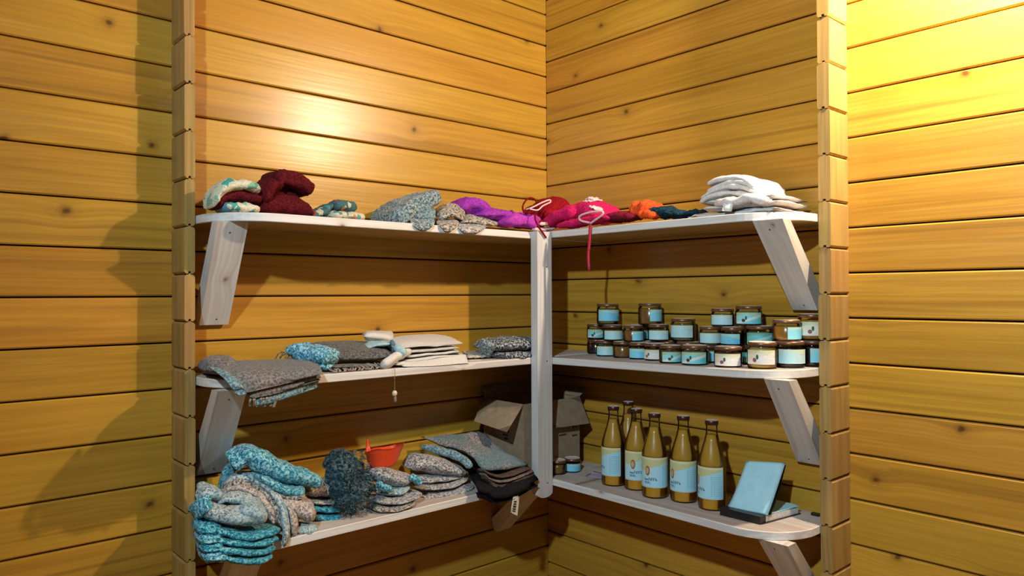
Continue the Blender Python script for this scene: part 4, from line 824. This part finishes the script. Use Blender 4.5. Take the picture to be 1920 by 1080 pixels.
def jar(label, x, y, zb, T, kind, lab, delta, group='small glass jars on the middle right shelf', arc=62, name='jam_jar'):
    g, ct, ld, R, h, lz = JARS[T]
    ang = math.atan2(-2.214 - x, -(-2.266 - y)) # turn local -y towards the room
    dx, dy = -2.214 - x, -2.266 - y; rz = math.atan2(dx, -dy)
    t = thing(name, label, 'jar', (x, y, zb), group, rz + math.radians(delta))
    link('glass', g, t)
    key = ('c', T, kind)
    if key not in JCACHE: c = MB(); c.v = list(ct.v); c.f = list(ct.f); c.mi = list(ct.mi); JCACHE[key] = mesh('contents', c, JAM[kind], True)
    link('contents', JCACHE[key], t); link('lid', ld, t)
    if lab:
        key = ('l', T, lab, arc)
        if key not in JCACHE:
            a = math.radians(arc); top = lz - (.012 if T == 'T' else .010); lo = .014 if T == 'T' else .006
            JCACHE[key] = mesh('label', wrap(R + .0005, lo, top, -a, a), LBL[lab], True)
        link('label', JCACHE[key], t)
    return t
for (x, y, zb, T, kind, lab, d, lb) in [
    (-0.0500, -0.3272, 0.9838, 'S', 'dark', 'blue', 70, 'black berry jar at the left end of the bottom row of jars'),
    (-0.1300, -0.4469, 0.9858, 'S', 'olive', 'pale', 0, 'pale blue labelled jar second from the left in the bottom row'),
    (-0.1500, -0.5458, 0.9875, 'S', 'brown', None, 0, 'brown jar with no label in view in the bottom row'),
    (-0.1650, -0.6333, 0.9889, 'S', 'brown', 'blue', -8, 'bright blue labelled jar right of the plain brown jar in the bottom row'),
    (-0.1780, -0.7106, 0.9902, 'S', 'red', 'cream', -25, 'white labelled jar half behind the round front jar, bottom row'),
    (-0.0500, -0.5012, 0.9867, 'S', 'red', 'blue', 60, 'jar at the wall under the leftmost high jar, mostly hidden'),
    (-0.0800, -0.6142, 0.9886, 'S', 'red', None, 0, 'red jar in the back row below the tall stack, left one'),
    (-0.0850, -0.6954, 0.9899, 'M', 'red', None, 0, 'red jar in the back row below the tall stack, middle one'),
    (-0.1000, -0.7929, 0.9916, 'M', 'red', 'cream', 90, 'red jar in the back row below the tall stack, right one'),
    (-0.2350, -0.8167, 0.9920, 'S', 'olive', 'fruit', 18, 'low front jar with white and blue label, left of the front row'),
    (-0.2450, -0.9160, 0.9936, 'M', 'olive', 'fruit', -6, 'low front jar with green label and dark fruit'),
    (-0.1400, -0.8975, 0.9933, 'S', 'olive', 'blue', 20, 'jar between the two low front jars, one row behind'),
    (-0.1400, -0.9841, 0.9947, 'S', 'olive', 'blue', 60, 'jar right behind the low cream labelled front jar'),
    (-0.2450, -1.0362, 0.9956, 'M', 'red', 'cream', -4, 'low front jar with cream label and dark fruit'),
    (-0.2250, -1.1378, 0.9973, 'T', 'honey', 'cream', -8, 'tall amber jar with cream label at the front right'),
    (-0.1500, -1.1850, 0.9981, 'T', 'dark', 'pale', 14, 'tall dark jar with blue label right of the amber jar'),
    (-0.0680, -1.2151, 0.9986, 'T', 'dark', 'blue', 52, 'tall dark jar at the right end by the log ends'),
    (-0.1150, -1.0553, 0.9959, 'S', 'olive', 'teal', -30, 'teal labelled jar behind the amber front jar'),
    (-0.0450, -0.4106, 0.9852, 'S', 'brown', 'pale', 60, 'jar at the wall behind the left pale blue labelled jar'),
    (-0.0600, -0.3362, 1.0425, 'S', 'olive', 'fruit', 0, 'green labelled jar at the left end of the second row'),
    (-0.1250, -0.4765, 1.0448, 'S', 'olive', 'pale', 8, 'pale blue labelled jar second from the left in the second row'),
    (-0.1350, -0.5804, 1.0465, 'S', 'brown', 'blue', 58, 'brown jar with label turned right in the second row'),
    (-0.0450, -0.5377, 1.0458, 'S', 'red', 'blue', 50, 'dark red jar behind the brown jar in the second row'),
    (-0.1100, -0.6749, 1.0521, 'S', 'olive', 'pale', 0, 'white blue labelled jar in the middle of the second row'),
    (-0.0750, -0.7535, 1.0534, 'T', 'olive', 'pale', -14, 'tall jar with large pale blue label in the middle of the stack'),
    (-0.1300, -0.8990, 1.0518, 'S', 'olive', 'pale', 0, 'pale blue labelled jar at the left of the right hand second row'),
    (-0.1400, -0.9879, 1.0533, 'S', 'dark', 'blue', -28, 'dark jar with blue label in the right hand second row'),
    (-0.1150, -1.0663, 1.0546, 'M', 'olive', 'teal', 0, 'green and teal labelled jar in the right hand second row'),
    (-0.1350, -1.1670, 1.0763, 'M', 'amber', 'blue', 66, 'amber jar with label turned right, standing on the dark jar'),
    (-0.0600, -1.2095, 1.0770, 'T', 'amber', 'cream', 14, 'tall jar with cream berry label at the right end, upper one'),
    (-0.0850, -0.4183, 1.1023, 'T', 'olive', 'blue', 8, 'topmost jar at the left with square blue label'),
    (-0.0700, -0.6065, 1.1055, 'T', 'brown', 'blue', 62, 'topmost brown jar with label turned to the right'),
    (-0.1000, -0.9258, 1.1108, 'S', 'olive', 'pale', -8, 'topmost pale blue labelled jar on the right hand stack'),
    (-0.0900, -1.0147, 1.1162, 'M', 'olive', 'fruit', 0, 'topmost jar with teal fruit label on the right hand stack'),
]:
    jar(lb, x, y, zb, T, kind, lab, d)

for (p, T, kind, lab, d, lb) in [((-0.2350,-0.2950,0.5522), 'S', 'brown', None, 0, 'small brown jar beside the post on the bottom right shelf'), ((-0.1700,-0.3082,0.5440), 'S', 'dark', 'blue', 10, 'small jar with bright blue label in front of the cardboard box')]:
    o = jar(lb, p[0], p[1] , S3B, T, kind, lab, d, 'small jars on the bottom right shelf'); o.scale = (.88, .88, .88)

# ------------------------------------------------------------------ bottles
BGL = glassy('bottle_glass', (0.93, 0.95, 0.90), 0.07)
JUICE = NT('apple_juice').base((.80, .33, .018), .3, .5, Coat_Weight=.5, Coat_Roughness=.05)
JUICE2 = NT('pale_juice').base((.60, .29, .035), .3, .5, Coat_Weight=.5, Coat_Roughness=.05)
CAPM = NT('dark_bottle_cap').base((.09, .03, .018), .35, .5, Metallic=.5)
CAPT = NT('bottle_cap_top').base((.82, .70, .64), .4, .5)
k = NT('bottle_label'); uv = k.n('UVMap').outputs[0]; sp = k.n('SeparateXYZ'); k.set(sp, 0, uv); u, v = sp.outputs[0], sp.outputs[1]
c = k.mix(u, (.56, .85, .94, 1), (.42, .79, .95, 1))
wv = k.math('ADD', k.math('MULTIPLY', k.math('POWER', k.math('ABSOLUTE', k.math('SUBTRACT', u, .12)), 0.8), .42), .52)
c = k.mix(k.math('GREATER_THAN', v, wv), c, (.66, .66, .34, 1))
c = k.mix(k.math('GREATER_THAN', v, .93), c, (.82, .78, .50, 1)); c = k.mix(k.math('LESS_THAN', v, .035), c, (.62, .66, .56, 1))
du = k.math('MULTIPLY', k.math('SUBTRACT', u, .27), 3.4); dv = k.math('MULTIPLY', k.math('SUBTRACT', v, .56), 1.35)
r = k.math('ADD', k.math('MULTIPLY', du, du), k.math('MULTIPLY', dv, dv))
c = k.mix(k.math('LESS_THAN', r, .050), c, (.40, .17, .07, 1)); c = k.mix(k.math('LESS_THAN', k.math('ADD', r, k.math('MULTIPLY', du, .06)), .018), c, (.70, .46, .25, 1))
tn = k.n('TexNoise'); k.set(tn, 'Vector', k.mapv(uv, (46, 7, 1))); tn.inputs['Scale'].default_value = 1.0; tn.inputs['Detail'].default_value = 0
ink = k.math('GREATER_THAN', tn.outputs[0], .47)
def box_(a, b, lo, hi): return k.math('MULTIPLY', k.math('MULTIPLY', k.math('GREATER_THAN', u, a), k.math('LESS_THAN', u, b)), k.math('MULTIPLY', k.math('GREATER_THAN', v, lo), k.math('LESS_THAN', v, hi)))
c = k.mix(k.math('MULTIPLY', k.math('MULTIPLY', box_(.18, .52, .24, .34), ink), .8), c, (.02, .10, .22, 1))
c = k.mix(k.math('MULTIPLY', k.math('MULTIPLY', box_(.18, .36, .12, .21), ink), .8), c, (.03, .22, .42, 1))
rows_ = k.math('GREATER_THAN', k.math('SINE', k.math('MULTIPLY', v, 110.0)), .2)
c = k.mix(k.math('MULTIPLY', k.math('MULTIPLY', box_(.72, .96, .12, .72), rows_), .30), c, (.04, .22, .40, 1))
c = k.mix(k.math('MULTIPLY', box_(.685, .70, .10, .74), .5), c, (.05, .28, .45, 1))
BLBL = k.base(c, .45, .4)
R = .0435
prof = [(R - .008, 0), (R - .001, .003), (R, .008), (R, .132), (R - .0006, .144), (R - .004, .160), (R - .012, .188), (.0225, .216), (.0188, .236), (.0175, .258), (.0185, .262), (.0185, .266)]
gl = mesh('glass', MB().lathe(prof, 36), BGL, True)
inn = [(max(r - .0022, .004), zz) for r, zz in prof]
lower = mesh('juice', MB().lathe([(r, max(zz, .004)) for r, zz in inn[:4]], 32), JUICE, True)
cl = MB().lathe([(inn[3][0], .1325), (inn[4][0], .144), (inn[5][0], .160), (inn[6][0], .188), (inn[7][0], .214), (inn[7][0] - .0035, .232)], 32); clear = mesh('thin_juice', cl, JUICE2, True)
cp = MB().lathe([(.0195, .264), (.0208, .265), (.0208, .2735), (.0192, .2775)], 30); cp.f.pop(); cp.mi.pop()
oo = cp.grid([[(r * math.cos(2 * math.pi * i / 30), r * math.sin(2 * math.pi * i / 30), zz) for i in range(30)] for r, zz in ((.0192, .2775), (.0182, .2768), (.004, .2768))], True, 1); cp.face([oo + 60 + i for i in range(30)], 1)
cap = mesh('cap', cp, [CAPM, CAPT], True)
bl = mesh('label', wrap(R + .0006, .036, .136, -math.radians(84), math.radians(84), 28), BLBL, True)
def bottle(label, x, y, zb, delta, s=1.0):
    dx, dy = -2.214 - x, -2.266 - y
    t = thing('juice_bottle', label, 'bottle', (x, y, zb), 'juice bottles on the bottom right shelf', math.atan2(dx, -dy) + math.radians(delta)); t.scale = (s, s, s)
    for n, m in (('glass', gl), ('juice', lower), ('thin_juice', clear), ('cap', cap), ('label', bl)): link(n, m, t)
    return t
for u_, v_, d, lb in [(.540, .198, -50, 'leftmost juice bottle of the front five'), (.632, .183, 22, 'second juice bottle from the left in the front row'), (.735, .215, 6, 'middle juice bottle of the front five'),
                      (.832, .188, -16, 'fourth juice bottle from the left in the front row'), (.943, .193, -34, 'rightmost juice bottle, next to the notebook')]:
    bottle(lb, -v_, -u_, S3B, d)
o = bottle('juice bottle half hidden behind the two leftmost bottles', -.072, -.505, S3B, 40, 1.0)

# ------------------------------------------------------------------ paper and notebook
t = tag(link('lilac_paper', mesh('lilac_paper', patch([[WB(.375, .12, S3B + .001), WB(.49, .10, S3B + .001)], [WB(.40, .20, S3B + .001), WB(.53, .175, S3B + .001)]], .0012, 8, 8, amp=.002, edge=40), cloth('lilac_paper', (.56, .42, .58), .05), True)), 'small lilac paper lying left of the juice bottles', 'paper')
PAPER = cloth('pale_blue_page', (.50, .84, .96), .03, 30, .0002, .6); PAGES = cloth('white_page_block', (.72, .68, .66), .08, 200, .0004)
BLK = NT('black_leatherette').base((.012, .011, .012), .35, .5)
t = thing('notebook', 'open black notebook with a pale blue page standing up', 'notebook', WB(1.075, .14, S3B))
def block(a, b, c, d, z0, z1):
    return MB().prism([WB(*p, z0) for p in (a, b, c, d)], [WB(*p, z1) for p in (a, b, c, d)])
part('lower_cover', block((1.03, .045), (1.165, .05), (1.139, .232), (1.006, .235), S3B + .0005, S3B + .0035), BLK, t)
part('page_block', block((1.034, .055), (1.160, .058), (1.137, .215), (1.010, .218), S3B + .0035, S3B + .0205), PAGES, t)
part('spine', block((1.008, .2155), (1.1385, .2125), (1.136, .240), (1.003, .243), S3B + .0005, S3B + .024), BLK, t)
part('top_page', patch([[WB(1.045, .045, S3B + .026), WB(1.165, .052, S3B + .026)], [WB(1.03, .12, S3B + .0225), WB(1.150, .12, S3B + .0225)], [WB(1.012, .208, S3B + .0215), WB(1.138, .205, S3B + .0215)]], .001, 5, 6, amp=.0004, edge=60), PAPER, t)
part('standing_page', patch([[(-0.2150,-1.0117,0.5585), (-0.2120,-1.1453,0.5630)], [(-0.2000,-1.0212,0.5888), (-0.1970,-1.1508,0.5958)], [(-0.1720,-1.0267,0.6344), (-0.1700,-1.1551,0.6439)], [(-0.1350,-1.0309,0.6923), (-0.1330,-1.1596,0.7072)]], .0010, 10, 8, amp=0, edge=80, up=(-1, 0, 0)), PAPER, t, True)
part('back_cover', patch([[(-0.2050,-1.0204,0.5584), (-0.2030,-1.1471,0.5616)], [(-0.1850,-1.0305,0.5912), (-0.1830,-1.1533,0.5937)], [(-0.1550,-1.0350,0.6363), (-0.1530,-1.1544,0.6408)], [(-0.1280,-1.0341,0.6851), (-0.1260,-1.1575,0.6993)]], .0014, 10, 8, amp=0, edge=80, up=(-1, 0, 0)), BLK, t, True)
# keys of loose detail on the shelf end
t = tag(link('black_clip', mesh('black_clip', MB().box((-.038, -1.215, S3B), (-.024, -1.19, S3B + .008)), BLK)), 'small black clip lying at the back of the bottom right shelf', 'clip')
